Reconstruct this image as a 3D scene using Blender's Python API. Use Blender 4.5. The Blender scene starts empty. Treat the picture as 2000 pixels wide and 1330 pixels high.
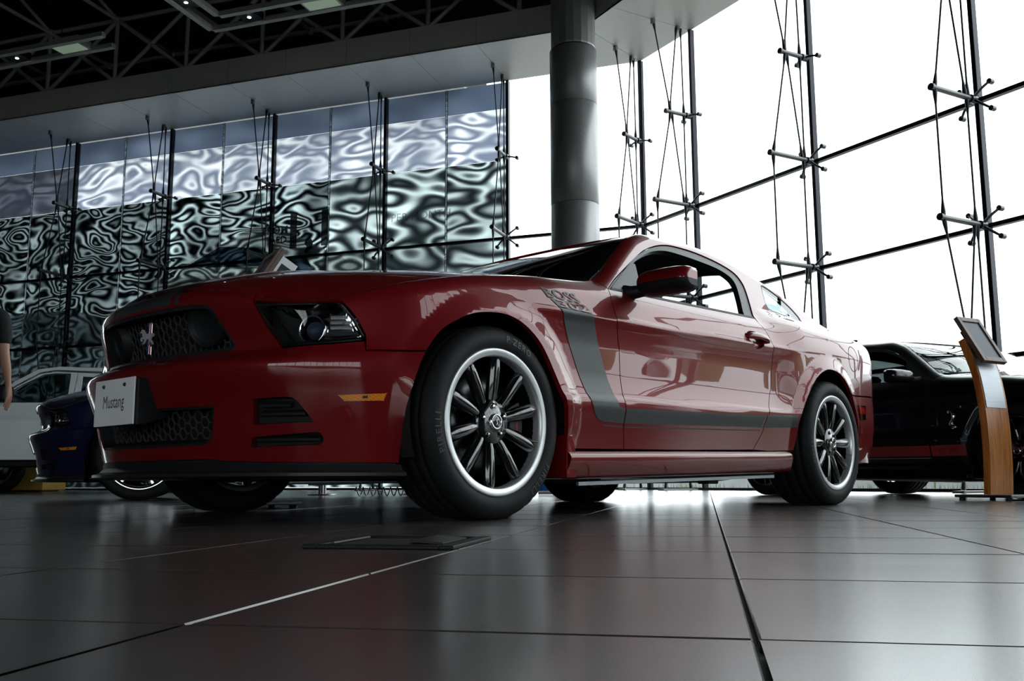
import bpy, bmesh, math, random
import numpy as np
from mathutils import Vector, Matrix
from mathutils.geometry import delaunay_2d_cdt
random.seed(4)
scene = bpy.context.scene
COL = scene.collection
PI = math.pi

# ------------------------------------------------------------------ camera
CP = dict(pos=(-2.4663, -3.2055, .1280), yaw=.83556, pit=.145674, rol=-.0034906, f=1889.5)
_fw = np.array([math.sin(CP['yaw'])*math.cos(CP['pit']), math.cos(CP['yaw'])*math.cos(CP['pit']), math.sin(CP['pit'])])
_r0 = np.array([math.cos(CP['yaw']), -math.sin(CP['yaw']), 0.])
_u0 = np.cross(_r0, _fw)
_r = math.cos(CP['rol'])*_r0 + math.sin(CP['rol'])*_u0
_u = -math.sin(CP['rol'])*_r0 + math.cos(CP['rol'])*_u0
CPOS = np.array(CP['pos'])
cam_data = bpy.data.cameras.new('camera')
cam = bpy.data.objects.new('camera', cam_data)
COL.objects.link(cam)
cam_data.sensor_fit = 'HORIZONTAL'
cam_data.sensor_width = 36.0
cam_data.lens = CP['f']/2000*36
cam_data.clip_start = .02
cam_data.clip_end = 500
cam.matrix_world = Matrix(((_r[0], _u[0], -_fw[0], CPOS[0]), (_r[1], _u[1], -_fw[1], CPOS[1]), (_r[2], _u[2], -_fw[2], CPOS[2]), (0, 0, 0, 1)))
scene.camera = cam

def bp(px, py, n, c):
    """point where the ray of a photo pixel meets the plane n.P = c"""
    d = _fw + (px-1000)/CP['f']*_r - (py-665)/CP['f']*_u
    n = np.asarray(n, float)
    return CPOS + (c-CPOS@n)/(d@n)*d
_FW = np.array([math.sin(CP['yaw']), math.cos(CP['yaw']), 0.])
def W(X, Z, z=0.):
    """ground position: X metres right of and Z metres in front of the camera"""
    p = CPOS + Z*_FW + X*_r0
    return np.array([p[0], p[1], z])

# ------------------------------------------------------------------ world, exposure
world = bpy.data.worlds.new('world'); scene.world = world; world.use_nodes = True
wn = world.node_tree.nodes; wl = world.node_tree.links
bg = wn['Background']
bg.inputs['Color'].default_value = (.945, .978, 1.0, 1)
bg.inputs['Strength'].default_value = 3.0
vs = scene.view_settings
vs.view_transform = 'Standard'; vs.look = 'None'; vs.gamma = 1; vs.use_curve_mapping = False
vs.exposure = 0.42

# ------------------------------------------------------------------ materials
MATS = {}
def P(name, col, rough=.5, metal=0., coat=0., coat_rough=.03, spec=.5, trans=0., ior=1.45, emis=None, es=0., alpha=1.):
    m = bpy.data.materials.new(name); m.use_nodes = True
    b = m.node_tree.nodes['Principled BSDF']
    b.inputs['Base Color'].default_value = (*col, 1); b.inputs['Roughness'].default_value = rough
    b.inputs['Metallic'].default_value = metal; b.inputs['Coat Weight'].default_value = coat
    b.inputs['Coat Roughness'].default_value = coat_rough; b.inputs['Specular IOR Level'].default_value = spec
    b.inputs['Transmission Weight'].default_value = trans; b.inputs['IOR'].default_value = ior
    if emis: b.inputs['Emission Color'].default_value = (*emis, 1); b.inputs['Emission Strength'].default_value = es
    MATS[name] = m
    return m
def nodes(m): return m.node_tree.nodes, m.node_tree.links, m.node_tree.nodes['Principled BSDF']
def add_noise(m, scale=20, amount=.15, detail=4, coord='Object', stretch=(1, 1, 1), rough_amt=0., bump=0., bump_dist=.002):
    n, l, b = nodes(m)
    tc = n.new('ShaderNodeTexCoord'); mp = n.new('ShaderNodeMapping'); mp.inputs['Scale'].default_value = stretch
    nz = n.new('ShaderNodeTexNoise'); nz.inputs['Scale'].default_value = scale; nz.inputs['Detail'].default_value = detail
    l.new(tc.outputs[coord], mp.inputs['Vector']); l.new(mp.outputs['Vector'], nz.inputs['Vector'])
    c = b.inputs['Base Color'].default_value[:]
    rp = n.new('ShaderNodeValToRGB'); rp.color_ramp.elements[0].position = .3; rp.color_ramp.elements[1].position = .7
    rp.color_ramp.elements[0].color = (*[max(0, x*(1-amount)) for x in c[:3]], 1)
    rp.color_ramp.elements[1].color = (*[min(1, x*(1+amount)) for x in c[:3]], 1)
    l.new(nz.outputs['Fac'], rp.inputs['Fac']); l.new(rp.outputs['Color'], b.inputs['Base Color'])
    if rough_amt:
        mr = n.new('ShaderNodeMapRange'); r = b.inputs['Roughness'].default_value
        mr.inputs['To Min'].default_value = max(0, r-rough_amt); mr.inputs['To Max'].default_value = min(1, r+rough_amt)
        l.new(nz.outputs['Fac'], mr.inputs['Value']); l.new(mr.outputs['Result'], b.inputs['Roughness'])
    if bump:
        bm = n.new('ShaderNodeBump'); bm.inputs['Strength'].default_value = bump; bm.inputs['Distance'].default_value = bump_dist
        l.new(nz.outputs['Fac'], bm.inputs['Height']); l.new(bm.outputs['Normal'], b.inputs['Normal'])
    return m
def glass_mat(name, tint, refl=(1, 1, 1), ior=1.5, rough=0.):
    """thin pane: fresnel reflection over tinted see-through"""
    m = bpy.data.materials.new(name); m.use_nodes = True
    n, l = m.node_tree.nodes, m.node_tree.links
    n.remove(n['Principled BSDF'])
    tr = n.new('ShaderNodeBsdfTransparent'); tr.inputs['Color'].default_value = (*tint, 1)
    gl = n.new('ShaderNodeBsdfGlossy'); gl.inputs['Color'].default_value = (*refl, 1); gl.inputs['Roughness'].default_value = rough
    lw = n.new('ShaderNodeLayerWeight'); lw.inputs['Blend'].default_value = .5          # facing term, the same from both sides
    pw = n.new('ShaderNodeMath'); pw.operation = 'POWER'; pw.inputs[1].default_value = 5.
    f0 = ((ior-1)/(ior+1))**2
    fr = n.new('ShaderNodeMath'); fr.operation = 'MULTIPLY_ADD'; fr.inputs[1].default_value = 1-f0; fr.inputs[2].default_value = f0
    l.new(lw.outputs['Facing'], pw.inputs[0]); l.new(pw.outputs[0], fr.inputs[0])
    mx = n.new('ShaderNodeMixShader')
    l.new(fr.outputs[0], mx.inputs['Fac']); l.new(tr.outputs['BSDF'], mx.inputs[1]); l.new(gl.outputs['BSDF'], mx.inputs[2])
    l.new(mx.outputs['Shader'], n['Material Output'].inputs['Surface'])
    MATS[name] = m
    return m
def paint(name, col, metal=.12, rough=.38):
    m = P(name, col, rough, metal, coat=.9, coat_rough=.012, spec=.12)
    n, l, b = nodes(m)
    tc = n.new('ShaderNodeTexCoord'); vo = n.new('ShaderNodeTexVoronoi'); vo.inputs['Scale'].default_value = 900
    rp = n.new('ShaderNodeValToRGB')
    rp.color_ramp.elements[0].color = (*[x*.85 for x in col], 1); rp.color_ramp.elements[1].color = (*[min(1, x*1.15) for x in col], 1)
    l.new(tc.outputs['Object'], vo.inputs['Vector']); l.new(vo.outputs['Color'], rp.inputs['Fac']); l.new(rp.outputs['Color'], b.inputs['Base Color'])
    b.inputs['Coat IOR'].default_value = 1.5
    return m

paint('red_paint', (.16, .0045, .007), .2)
paint('black_paint', (.006, .006, .008), .2)
paint('blue_paint', (.005, .007, .035))
paint('silver_paint', (.45, .46, .48), .7)
add_noise(P('white_paint', (.84, .89, .92), .35, 0, .8), 3, .04)
add_noise(P('stripe_black', (.020, .023, .027), .42, 0, .15, .3), 60, .15)
add_noise(P('hood_stripe', (.030, .033, .035), .38, 0, .3, .2), 60, .15)
P('stripe_red', (.36, .035, .04), .35, 0, .4)
add_noise(P('plastic', (.010, .011, .013), .5, spec=.25), 200, .2, bump=.15, bump_dist=.0006)
add_noise(P('plastic_satin', (.016, .017, .020), .36, spec=.3), 150, .15)
add_noise(P('trim_grey', (.012, .014, .016), .36, spec=.35), 100, .15)
add_noise(P('deep_black', (.004, .004, .005), .7), 30, .2)
add_noise(P('underbody', (.012, .012, .013), .6), 15, .3)
add_noise(P('rubber', (.009, .010, .011), .6, spec=.22), 80, .2, bump=.1, bump_dist=.0005)
P('rubber_text', (.026, .028, .031), .5)
add_noise(P('mesh_plastic', (.048, .050, .053), .4), 90, .1)
P('gloss_black', (.006, .006, .007), .12, 0, 1., .03)
add_noise(P('machined', (.60, .61, .63), .36, .75), 40, .06, stretch=(1, 20, 1))
P('chrome', (.82, .83, .85), .07, 1.)
P('emblem_silver', (.78, .79, .81), .35, .45)
P('dark_chrome', (.10, .095, .09), .25, 1.)
add_noise(P('disc_steel', (.10, .105, .11), .35, 1.), 120, .2)
P('amber', (.75, .24, .01), .25, 0, .6)
n_, l_, b_ = nodes(MATS['amber'])
_tc = n_.new('ShaderNodeTexCoord'); _ck = n_.new('ShaderNodeTexChecker'); _ck.inputs['Scale'].default_value = 260
_ck.inputs['Color1'].default_value = (.80, .27, .012, 1); _ck.inputs['Color2'].default_value = (.55, .15, .006, 1)
l_.new(_tc.outputs['Object'], _ck.inputs['Vector']); l_.new(_ck.outputs['Color'], b_.inputs['Base Color'])
P('lamp_red', (.35, .004, .006), .15, 0, 1.)
add_noise(P('plate_white', (.86, .87, .88), .4), 8, .03)
P('ink', (.02, .02, .022), .5)
P('ink_red', (.4, .02, .02), .5)
P('ink_blue', (.03, .06, .30), .5)
add_noise(P('interior', (.016, .016, .018), .7), 60, .2)
add_noise(P('seat_leather', (.014, .014, .016), .5), 90, .2, bump=.2)
glass_mat('car_glass', (.55, .62, .62), ior=1.55)
glass_mat('dark_glass', (.06, .07, .07), ior=1.5)
glass_mat('clear_lens', (.9, .92, .93), ior=1.5)
glass_mat('pane_glass', (.93, .96, .96), ior=1.35)
add_noise(P('concrete_wall', (.055, .055, .058), .8), 2.5, .15)
add_noise(P('soffit_panel', (.60, .60, .585), .40, .2), 30, .04)
add_noise(P('fascia_panel', (.46, .455, .45), .45, .2), 20, .06)
add_noise(P('column_panel', (.30, .30, .305), .38, .5), 25, .04)
add_noise(P('roof_dark', (.018, .018, .020), .8), 3, .2)
add_noise(P('truss_tube', (.42, .42, .40), .45, .3), 6, .12)
P('steel_dark', (.018, .018, .024), .35, .6)
add_noise(P('steel', (.30, .30, .31), .28, 1.), 20, .12)
P('steel_cable', (.05, .05, .055), .45, .8)
P('steel_arm', (.13, .13, .135), .36, .9)
add_noise(P('aluminium', (.36, .38, .41), .42, .8), 12, .05, stretch=(1, 1, 10))
add_noise(P('lamp_frame', (.42, .42, .40), .45, .4), 10, .06)
P('lamp_panel', (.55, .68, .50), .4, emis=(.62, .80, .58), es=.12)
P('lamp_spot', (1, 1, 1), .3, emis=(1., .97, .9), es=9.)
add_noise(P('asphalt', (.24, .235, .22), .9), 4, .1)
add_noise(P('grass', (.10, .18, .03), .9), 30, .4)
add_noise(P('boundary_wall', (.40, .41, .42), .85), 3, .1)
P('skin', (.36, .19, .13), .5)
add_noise(P('shirt_black', (.006, .006, .007), .85), 40, .2)
add_noise(P('trousers', (.03, .032, .04), .85), 40, .2)
P('hair', (.012, .009, .007), .6)
P('screen', (.05, .06, .10), .3, 0, 0, spec=.25)
add_noise(P('frame_brown', (.13, .085, .065), .4), 30, .15)
add_noise(P('plinth_yellow', (.42, .25, .03), .55), 5, .12)
P('paper_white', (.75, .77, .80), .5)
P('blue_board', (.02, .22, .75), .4)
def print_film(name, col, t):
    m = P(name, col, .5); n, l, b = nodes(m); add_noise(m, 6, .25)
    tl = n.new('ShaderNodeBsdfTranslucent'); tl.inputs['Color'].default_value = (*col, 1); mx = n.new('ShaderNodeMixShader'); mx.inputs['Fac'].default_value = t
    l.new(b.outputs[0], mx.inputs[1]); l.new(tl.outputs[0], mx.inputs[2]); l.new(mx.outputs[0], n['Material Output'].inputs['Surface'])
print_film('print_grey', (.62, .61, .58), .9); print_film('print_blue', (.07, .10, .15), .9); print_film('print_dark', (.30, .33, .35), .9); print_film('print_ink', (.05, .055, .06), .85); print_film('print_faint', (.42, .46, .48), .9)
# crumpled silvery film: its wavy reflections are put into the translucent colour
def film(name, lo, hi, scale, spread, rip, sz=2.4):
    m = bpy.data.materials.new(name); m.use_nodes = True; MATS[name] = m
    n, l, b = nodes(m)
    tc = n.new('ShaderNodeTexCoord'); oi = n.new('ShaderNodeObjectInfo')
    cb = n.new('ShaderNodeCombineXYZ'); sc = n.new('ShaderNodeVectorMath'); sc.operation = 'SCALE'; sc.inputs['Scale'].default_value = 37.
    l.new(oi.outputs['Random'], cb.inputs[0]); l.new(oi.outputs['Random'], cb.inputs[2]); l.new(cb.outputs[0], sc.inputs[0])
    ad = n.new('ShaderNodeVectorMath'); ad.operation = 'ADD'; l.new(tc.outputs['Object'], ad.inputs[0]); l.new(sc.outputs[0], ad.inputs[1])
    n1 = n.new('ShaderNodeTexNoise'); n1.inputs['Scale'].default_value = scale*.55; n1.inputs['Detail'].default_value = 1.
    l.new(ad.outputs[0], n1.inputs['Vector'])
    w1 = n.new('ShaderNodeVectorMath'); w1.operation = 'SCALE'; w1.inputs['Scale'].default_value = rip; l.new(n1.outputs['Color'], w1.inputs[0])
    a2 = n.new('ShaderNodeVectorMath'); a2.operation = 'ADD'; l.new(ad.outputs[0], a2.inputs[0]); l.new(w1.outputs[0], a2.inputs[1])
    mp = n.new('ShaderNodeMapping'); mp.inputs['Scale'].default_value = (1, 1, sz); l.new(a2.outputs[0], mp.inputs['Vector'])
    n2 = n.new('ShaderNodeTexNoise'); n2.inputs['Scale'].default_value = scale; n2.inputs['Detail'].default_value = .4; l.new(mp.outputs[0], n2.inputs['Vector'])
    # painted reflections: bands of the slow noise, like contour lines
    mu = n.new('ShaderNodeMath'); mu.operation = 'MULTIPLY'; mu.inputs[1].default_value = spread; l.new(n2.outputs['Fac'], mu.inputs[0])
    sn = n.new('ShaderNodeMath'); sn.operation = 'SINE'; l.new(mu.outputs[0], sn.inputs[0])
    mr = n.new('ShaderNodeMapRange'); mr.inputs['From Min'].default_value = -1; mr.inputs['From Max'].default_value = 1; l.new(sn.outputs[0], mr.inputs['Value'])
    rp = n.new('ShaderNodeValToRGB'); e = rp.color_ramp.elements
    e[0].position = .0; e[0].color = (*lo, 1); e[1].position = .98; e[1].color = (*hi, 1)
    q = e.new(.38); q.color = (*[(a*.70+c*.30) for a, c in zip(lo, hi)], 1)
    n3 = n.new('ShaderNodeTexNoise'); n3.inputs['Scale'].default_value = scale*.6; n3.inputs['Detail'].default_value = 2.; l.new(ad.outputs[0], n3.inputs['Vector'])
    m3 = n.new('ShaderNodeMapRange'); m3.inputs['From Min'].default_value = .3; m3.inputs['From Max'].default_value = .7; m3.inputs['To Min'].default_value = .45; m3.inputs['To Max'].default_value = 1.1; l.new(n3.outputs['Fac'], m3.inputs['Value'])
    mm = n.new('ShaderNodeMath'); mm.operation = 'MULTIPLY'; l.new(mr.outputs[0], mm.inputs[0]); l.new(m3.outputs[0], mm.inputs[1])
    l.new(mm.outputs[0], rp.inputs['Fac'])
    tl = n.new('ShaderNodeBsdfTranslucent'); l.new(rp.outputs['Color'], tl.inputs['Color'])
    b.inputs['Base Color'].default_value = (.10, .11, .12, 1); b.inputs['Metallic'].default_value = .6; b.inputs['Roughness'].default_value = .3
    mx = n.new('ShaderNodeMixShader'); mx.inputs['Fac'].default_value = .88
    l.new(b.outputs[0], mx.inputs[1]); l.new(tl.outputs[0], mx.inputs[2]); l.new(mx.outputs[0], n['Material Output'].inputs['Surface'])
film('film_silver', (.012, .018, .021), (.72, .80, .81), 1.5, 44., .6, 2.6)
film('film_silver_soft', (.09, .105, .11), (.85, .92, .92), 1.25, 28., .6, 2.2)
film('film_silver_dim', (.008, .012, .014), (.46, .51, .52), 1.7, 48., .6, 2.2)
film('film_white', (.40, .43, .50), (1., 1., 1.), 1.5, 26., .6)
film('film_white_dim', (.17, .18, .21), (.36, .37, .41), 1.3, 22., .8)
film('film_shaded', (.26, .30, .37), (.44, .49, .58), .8, 8., .4)  # top band: shade of the roof edge put into the film colour
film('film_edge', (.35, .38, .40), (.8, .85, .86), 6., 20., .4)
# wood with a long vertical grain
m = P('wood', (.40, .15, .035), .38, 0, .35, .15)
n_, l_, b_ = nodes(m)
_tc = n_.new('ShaderNodeTexCoord'); _mp = n_.new('ShaderNodeMapping'); _mp.inputs['Scale'].default_value = (14, 14, .9)
_nz = n_.new('ShaderNodeTexNoise'); _nz.inputs['Scale'].default_value = 3; _nz.inputs['Detail'].default_value = 8
_rp = n_.new('ShaderNodeValToRGB'); _rp.color_ramp.elements[0].position = .3; _rp.color_ramp.elements[1].position = .72
_rp.color_ramp.elements[0].color = (.27, .075, .010, 1); _rp.color_ramp.elements[1].color = (.66, .25, .045, 1)
l_.new(_tc.outputs['Object'], _mp.inputs['Vector']); l_.new(_mp.outputs['Vector'], _nz.inputs['Vector'])
l_.new(_nz.outputs['Fac'], _rp.inputs['Fac']); l_.new(_rp.outputs['Color'], b_.inputs['Base Color'])
# floor tile: dark brown grey stone, satin, with brushed streaks in the gloss
m = P('floor_tile', (.060, .053, .050), .2, 0, 0, spec=.5)
n_, l_, b_ = nodes(m)
_tc = n_.new('ShaderNodeTexCoord'); _oi = n_.new('ShaderNodeObjectInfo')
_nz = n_.new('ShaderNodeTexNoise'); _nz.inputs['Scale'].default_value = 3.; _nz.inputs['Detail'].default_value = 6
_mp = n_.new('ShaderNodeMapping'); _mp.inputs['Scale'].default_value = (1, 2, 1)
_rp = n_.new('ShaderNodeValToRGB'); _rp.color_ramp.elements[0].position = .3; _rp.color_ramp.elements[1].position = .75
_rp.color_ramp.elements[0].color = (.050, .044, .041, 1); _rp.color_ramp.elements[1].color = (.085, .074, .070, 1)
_mr = n_.new('ShaderNodeMapRange'); _mr.inputs['To Min'].default_value = .20; _mr.inputs['To Max'].default_value = .25
l_.new(_tc.outputs['Object'], _mp.inputs['Vector']); l_.new(_mp.outputs['Vector'], _nz.inputs['Vector'])
l_.new(_nz.outputs['Fac'], _rp.inputs['Fac']); l_.new(_rp.outputs['Color'], b_.inputs['Base Color'])
l_.new(_nz.outputs['Fac'], _mr.inputs['Value']); l_.new(_mr.outputs['Result'], b_.inputs['Roughness'])
add_noise(P('grout', (.02, .019, .018), .7), 20, .2)

# ------------------------------------------------------------------ mesh helpers
def tag(o, label=None, cat=None, group=None, kind=None):
    if label: o['label'] = label
    if cat: o['category'] = cat
    if group: o['group'] = group
    if kind: o['kind'] = kind
    return o
def obj(name, mesh, mat=None, parent=None, loc=None, rot=None):
    o = bpy.data.objects.new(name, mesh); COL.objects.link(o)
    if mat:
        m = MATS[mat] if isinstance(mat, str) else mat
        if not mesh.materials: mesh.materials.append(m)
        if mesh.materials[0] != m:
            o.material_slots[0].link = 'OBJECT'; o.material_slots[0].material = m
    if parent: o.parent = parent
    if loc is not None: o.location = loc
    if rot is not None: o.rotation_euler = rot
    return o
def thing(name, label, cat, loc=(0, 0, 0), rotz=0, group=None):
    o = bpy.data.objects.new(name, None); COL.objects.link(o)
    o.empty_display_size = .2; o.location = loc; o.rotation_euler = (0, 0, rotz)
    return tag(o, label, cat, group)
class MB:
    """collects simple shapes into one mesh"""
    def __init__(s): s.v = []; s.f = []; s.sm = []
    def add(s, v, f, smooth=False):
        k = len(s.v); s.v += [tuple(map(float, a)) for a in v]; s.f += [tuple(i+k for i in q) for q in f]; s.sm += [smooth]*len(f); return s
    def box(s, c, d, rot=None):
        x, y, z = (a/2 for a in d)
        v = [Vector((sx*x, sy*y, sz*z)) for sx in (-1, 1) for sy in (-1, 1) for sz in (-1, 1)]
        if rot is not None: v = [rot @ a for a in v]
        v = [a+Vector(c) for a in v]
        return s.add(v, [(0, 1, 3, 2), (4, 6, 7, 5), (0, 4, 5, 1), (2, 3, 7, 6), (0, 2, 6, 4), (1, 5, 7, 3)])
    def tube(s, p0, p1, r, n=8, r1=None, cap=True):
        p0 = Vector(p0); p1 = Vector(p1); a = (p1-p0).normalized(); r1 = r if r1 is None else r1
        u = a.orthogonal().normalized(); w = a.cross(u); v = []
        for q, rr in ((p0, r), (p1, r1)):
            v += [q+rr*(math.cos(t)*u+math.sin(t)*w) for t in (2*PI*i/n for i in range(n))]
        s.add(v, [(i, (i+1) % n, n+(i+1) % n, n+i) for i in range(n)], n > 5)
        if cap: s.add(v, [tuple(range(n-1, -1, -1)), tuple(range(n, 2*n))])
        return s
    def path(s, pts, r, n=8):
        pts = [Vector(q) for q in pts]; v = []; u = None
        for i, q in enumerate(pts):
            a = (pts[min(i+1, len(pts)-1)]-pts[max(i-1, 0)]).normalized()
            if u is None: u = a.orthogonal().normalized()
            u = (u-a*u.dot(a)).normalized(); w = a.cross(u); rr = r[i] if hasattr(r, '__len__') else r
            v += [q+rr*(math.cos(t)*u+math.sin(t)*w) for t in (2*PI*k/n for k in range(n))]
        f = [(i*n+k, i*n+(k+1) % n, (i+1)*n+(k+1) % n, (i+1)*n+k) for i in range(len(pts)-1) for k in range(n)]
        s.add(v, f, True); return s.add([v[k] for k in range(n)]+v[-n:], [tuple(range(n-1, -1, -1)), tuple(range(n, 2*n))])
    def lathe(s, prof, n=48, axis='y', close=False, fn=None, smooth=True):
        """profile of (radius, along axis)"""
        v = []
        for k in range(n):
            t = 2*PI*k/n
            for j, (r, h) in enumerate(prof):
                if fn: r, h = fn(k, j, r, h)
                c, q = r*math.cos(t), r*math.sin(t)
                v.append((c, h, q) if axis == 'y' else ((c, q, h) if axis == 'z' else (h, c, q)))
        m = len(prof); f = []
        for k in range(n):
            for j in range(m if close else m-1):
                a, b = k*m+j, k*m+(j+1) % m; c, d = ((k+1) % n)*m+(j+1) % m, ((k+1) % n)*m+j
                f.append((a, b, c, d))
        return s.add(v, f, smooth)
    def prism(s, poly, z0, z1, plane='xy'):
        n = len(poly)
        def m(a, b, h): return (a, b, h) if plane == 'xy' else ((a, h, b) if plane == 'xz' else (h, a, b))
        v = [m(a, b, z0) for a, b in poly]+[m(a, b, z1) for a, b in poly]
        return s.add(v, [tuple(range(n-1, -1, -1)), tuple(range(n, 2*n))]+[(i, (i+1) % n, n+(i+1) % n, n+i) for i in range(n)])
    def grid(s, pts, smooth=True):
        """pts[i][j] rows of points"""
        a, b = len(pts), len(pts[0]); v = [q for r in pts for q in r]
        return s.add(v, [(i*b+j, i*b+j+1, (i+1)*b+j+1, (i+1)*b+j) for i in range(a-1) for j in range(b-1)], smooth)
    def xform(s, M): s.v = [tuple(M @ Vector(a)) for a in s.v]; return s
    def mesh(s, name='mesh', bevel=0., seg=2, fix=True, mod_angle=.5):
        me = bpy.data.meshes.new(name); me.from_pydata(s.v, [], s.f)
        me.polygons.foreach_set('use_smooth', s.sm)
        if fix or bevel:
            b = bmesh.new(); b.from_mesh(me)
            if bevel:
                bmesh.ops.remove_doubles(b, verts=b.verts, dist=1e-5)
            if fix: bmesh.ops.recalc_face_normals(b, faces=b.faces)
            if bevel:
                e = [x for x in b.edges if len(x.link_faces) == 2 and x.calc_face_angle(0) > mod_angle]
                bmesh.ops.bevel(b, geom=e, offset=bevel, segments=seg, profile=.5, affect='EDGES', clamp_overlap=True)
            b.to_mesh(me); b.free()
        me.update(); return me
_TEXT = {}
def text2d(s, size=1., bold=0., res=2, spacing=1.):
    """filled outline of a word as 2D triangles, centred on its width, baseline at 0"""
    k = (s, bold, res, spacing)
    if k not in _TEXT:
        cu = bpy.data.curves.new('txt', 'FONT'); cu.body = s; cu.resolution_u = res; cu.offset = bold; cu.space_character = spacing
        o = bpy.data.objects.new('txt', cu); COL.objects.link(o)
        dg = bpy.context.evaluated_depsgraph_get(); me = bpy.data.meshes.new_from_object(o.evaluated_get(dg))
        v = np.array([x.co[:2] for x in me.vertices]); f = [tuple(q.vertices) for q in me.polygons]
        bpy.data.objects.remove(o); bpy.data.curves.remove(cu); bpy.data.meshes.remove(me)
        v[:, 0] -= (v[:, 0].min()+v[:, 0].max())/2
        _TEXT[k] = (v, f)
    v, f = _TEXT[k]
    return v*size, f
def flat_text(s, size, frame, bold=0., thick=.001, spacing=1., sx=1.):
    """frame(a,b)->point ; makes a thin mesh of the word"""
    v, f = text2d(s, size, bold, 2, spacing)
    mb = MB(); mb.add([frame(a*sx, b) for a, b in v], f)
    return mb.mesh('text', fix=False)
def rbox(c, d, bevel=.01, rot=None, seg=2): return MB().box(c, d, rot).mesh(bevel=bevel, seg=seg)

# trimmed surface panels: a 2D outline (with holes) lifted by fmap(a,b) -> xyz, smooth analytic normals, folded edge
def inpoly(p, poly):
    x, y = p[:, 0], p[:, 1]; r = np.zeros(len(p), bool); q = np.roll(poly, -1, 0)
    for (x0, y0), (x1, y1) in zip(poly, q):
        if y0 == y1: continue
        r ^= ((y0 > y) != (y1 > y)) & (x < (x1-x0)*(y-y0)/(y1-y0)+x0)
    return r
def densify(poly, h):
    poly = np.asarray(poly, float); out = []
    for a, b in zip(poly, np.roll(poly, -1, 0)):
        k = max(1, int(math.ceil(np.linalg.norm(b-a)/h))); out += [a+(b-a)*i/k for i in range(k)]
    return np.array(out)
def smooth_poly(pts, n=6, closed=True):
    """Catmull-Rom through points"""
    p = np.asarray(pts, float); out = []; N = len(p)
    for i in range(N if closed else N-1):
        a, b, c, d = (p[(i+k) % N] if closed else p[min(max(i+k, 0), N-1)] for k in (-1, 0, 1, 2))
        for t in np.linspace(0, 1, n, endpoint=False):
            out.append(.5*((2*b)+(-a+c)*t+(2*a-5*b+4*c-d)*t*t+(-a+3*b-3*c+d)*t**3))
    if not closed: out.append(p[-1])
    return np.array(out)
def area2(p): q = np.roll(p, -1, 0); return .5*(p[:, 0]*q[:, 1]-q[:, 0]*p[:, 1]).sum()
def inset2(p, d):
    if area2(p) < 0: p = p[::-1]
    e = np.roll(p, -1, 0)-p; e /= np.maximum(np.linalg.norm(e, axis=1), 1e-9)[:, None]; n = np.stack([-e[:, 1], e[:, 0]], 1)
    m = n+np.roll(n, 1, 0); l = np.linalg.norm(m, axis=1)[:, None]; m = m/np.maximum(l, .5)
    return p+m*d
def nrm(fm, a, b, e=2e-3):
    u = fm(a+e, b)-fm(a-e, b); v = fm(a, b+e)-fm(a, b-e); n = np.cross(u, v)
    return n/np.maximum(np.linalg.norm(n, axis=1), 1e-12)[:, None]
def car_ref(Pt): return np.stack([np.clip(Pt[:, 0], -.25, 3.1), Pt[:, 1]*0, np.full(len(Pt), .45)], 1)
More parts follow.
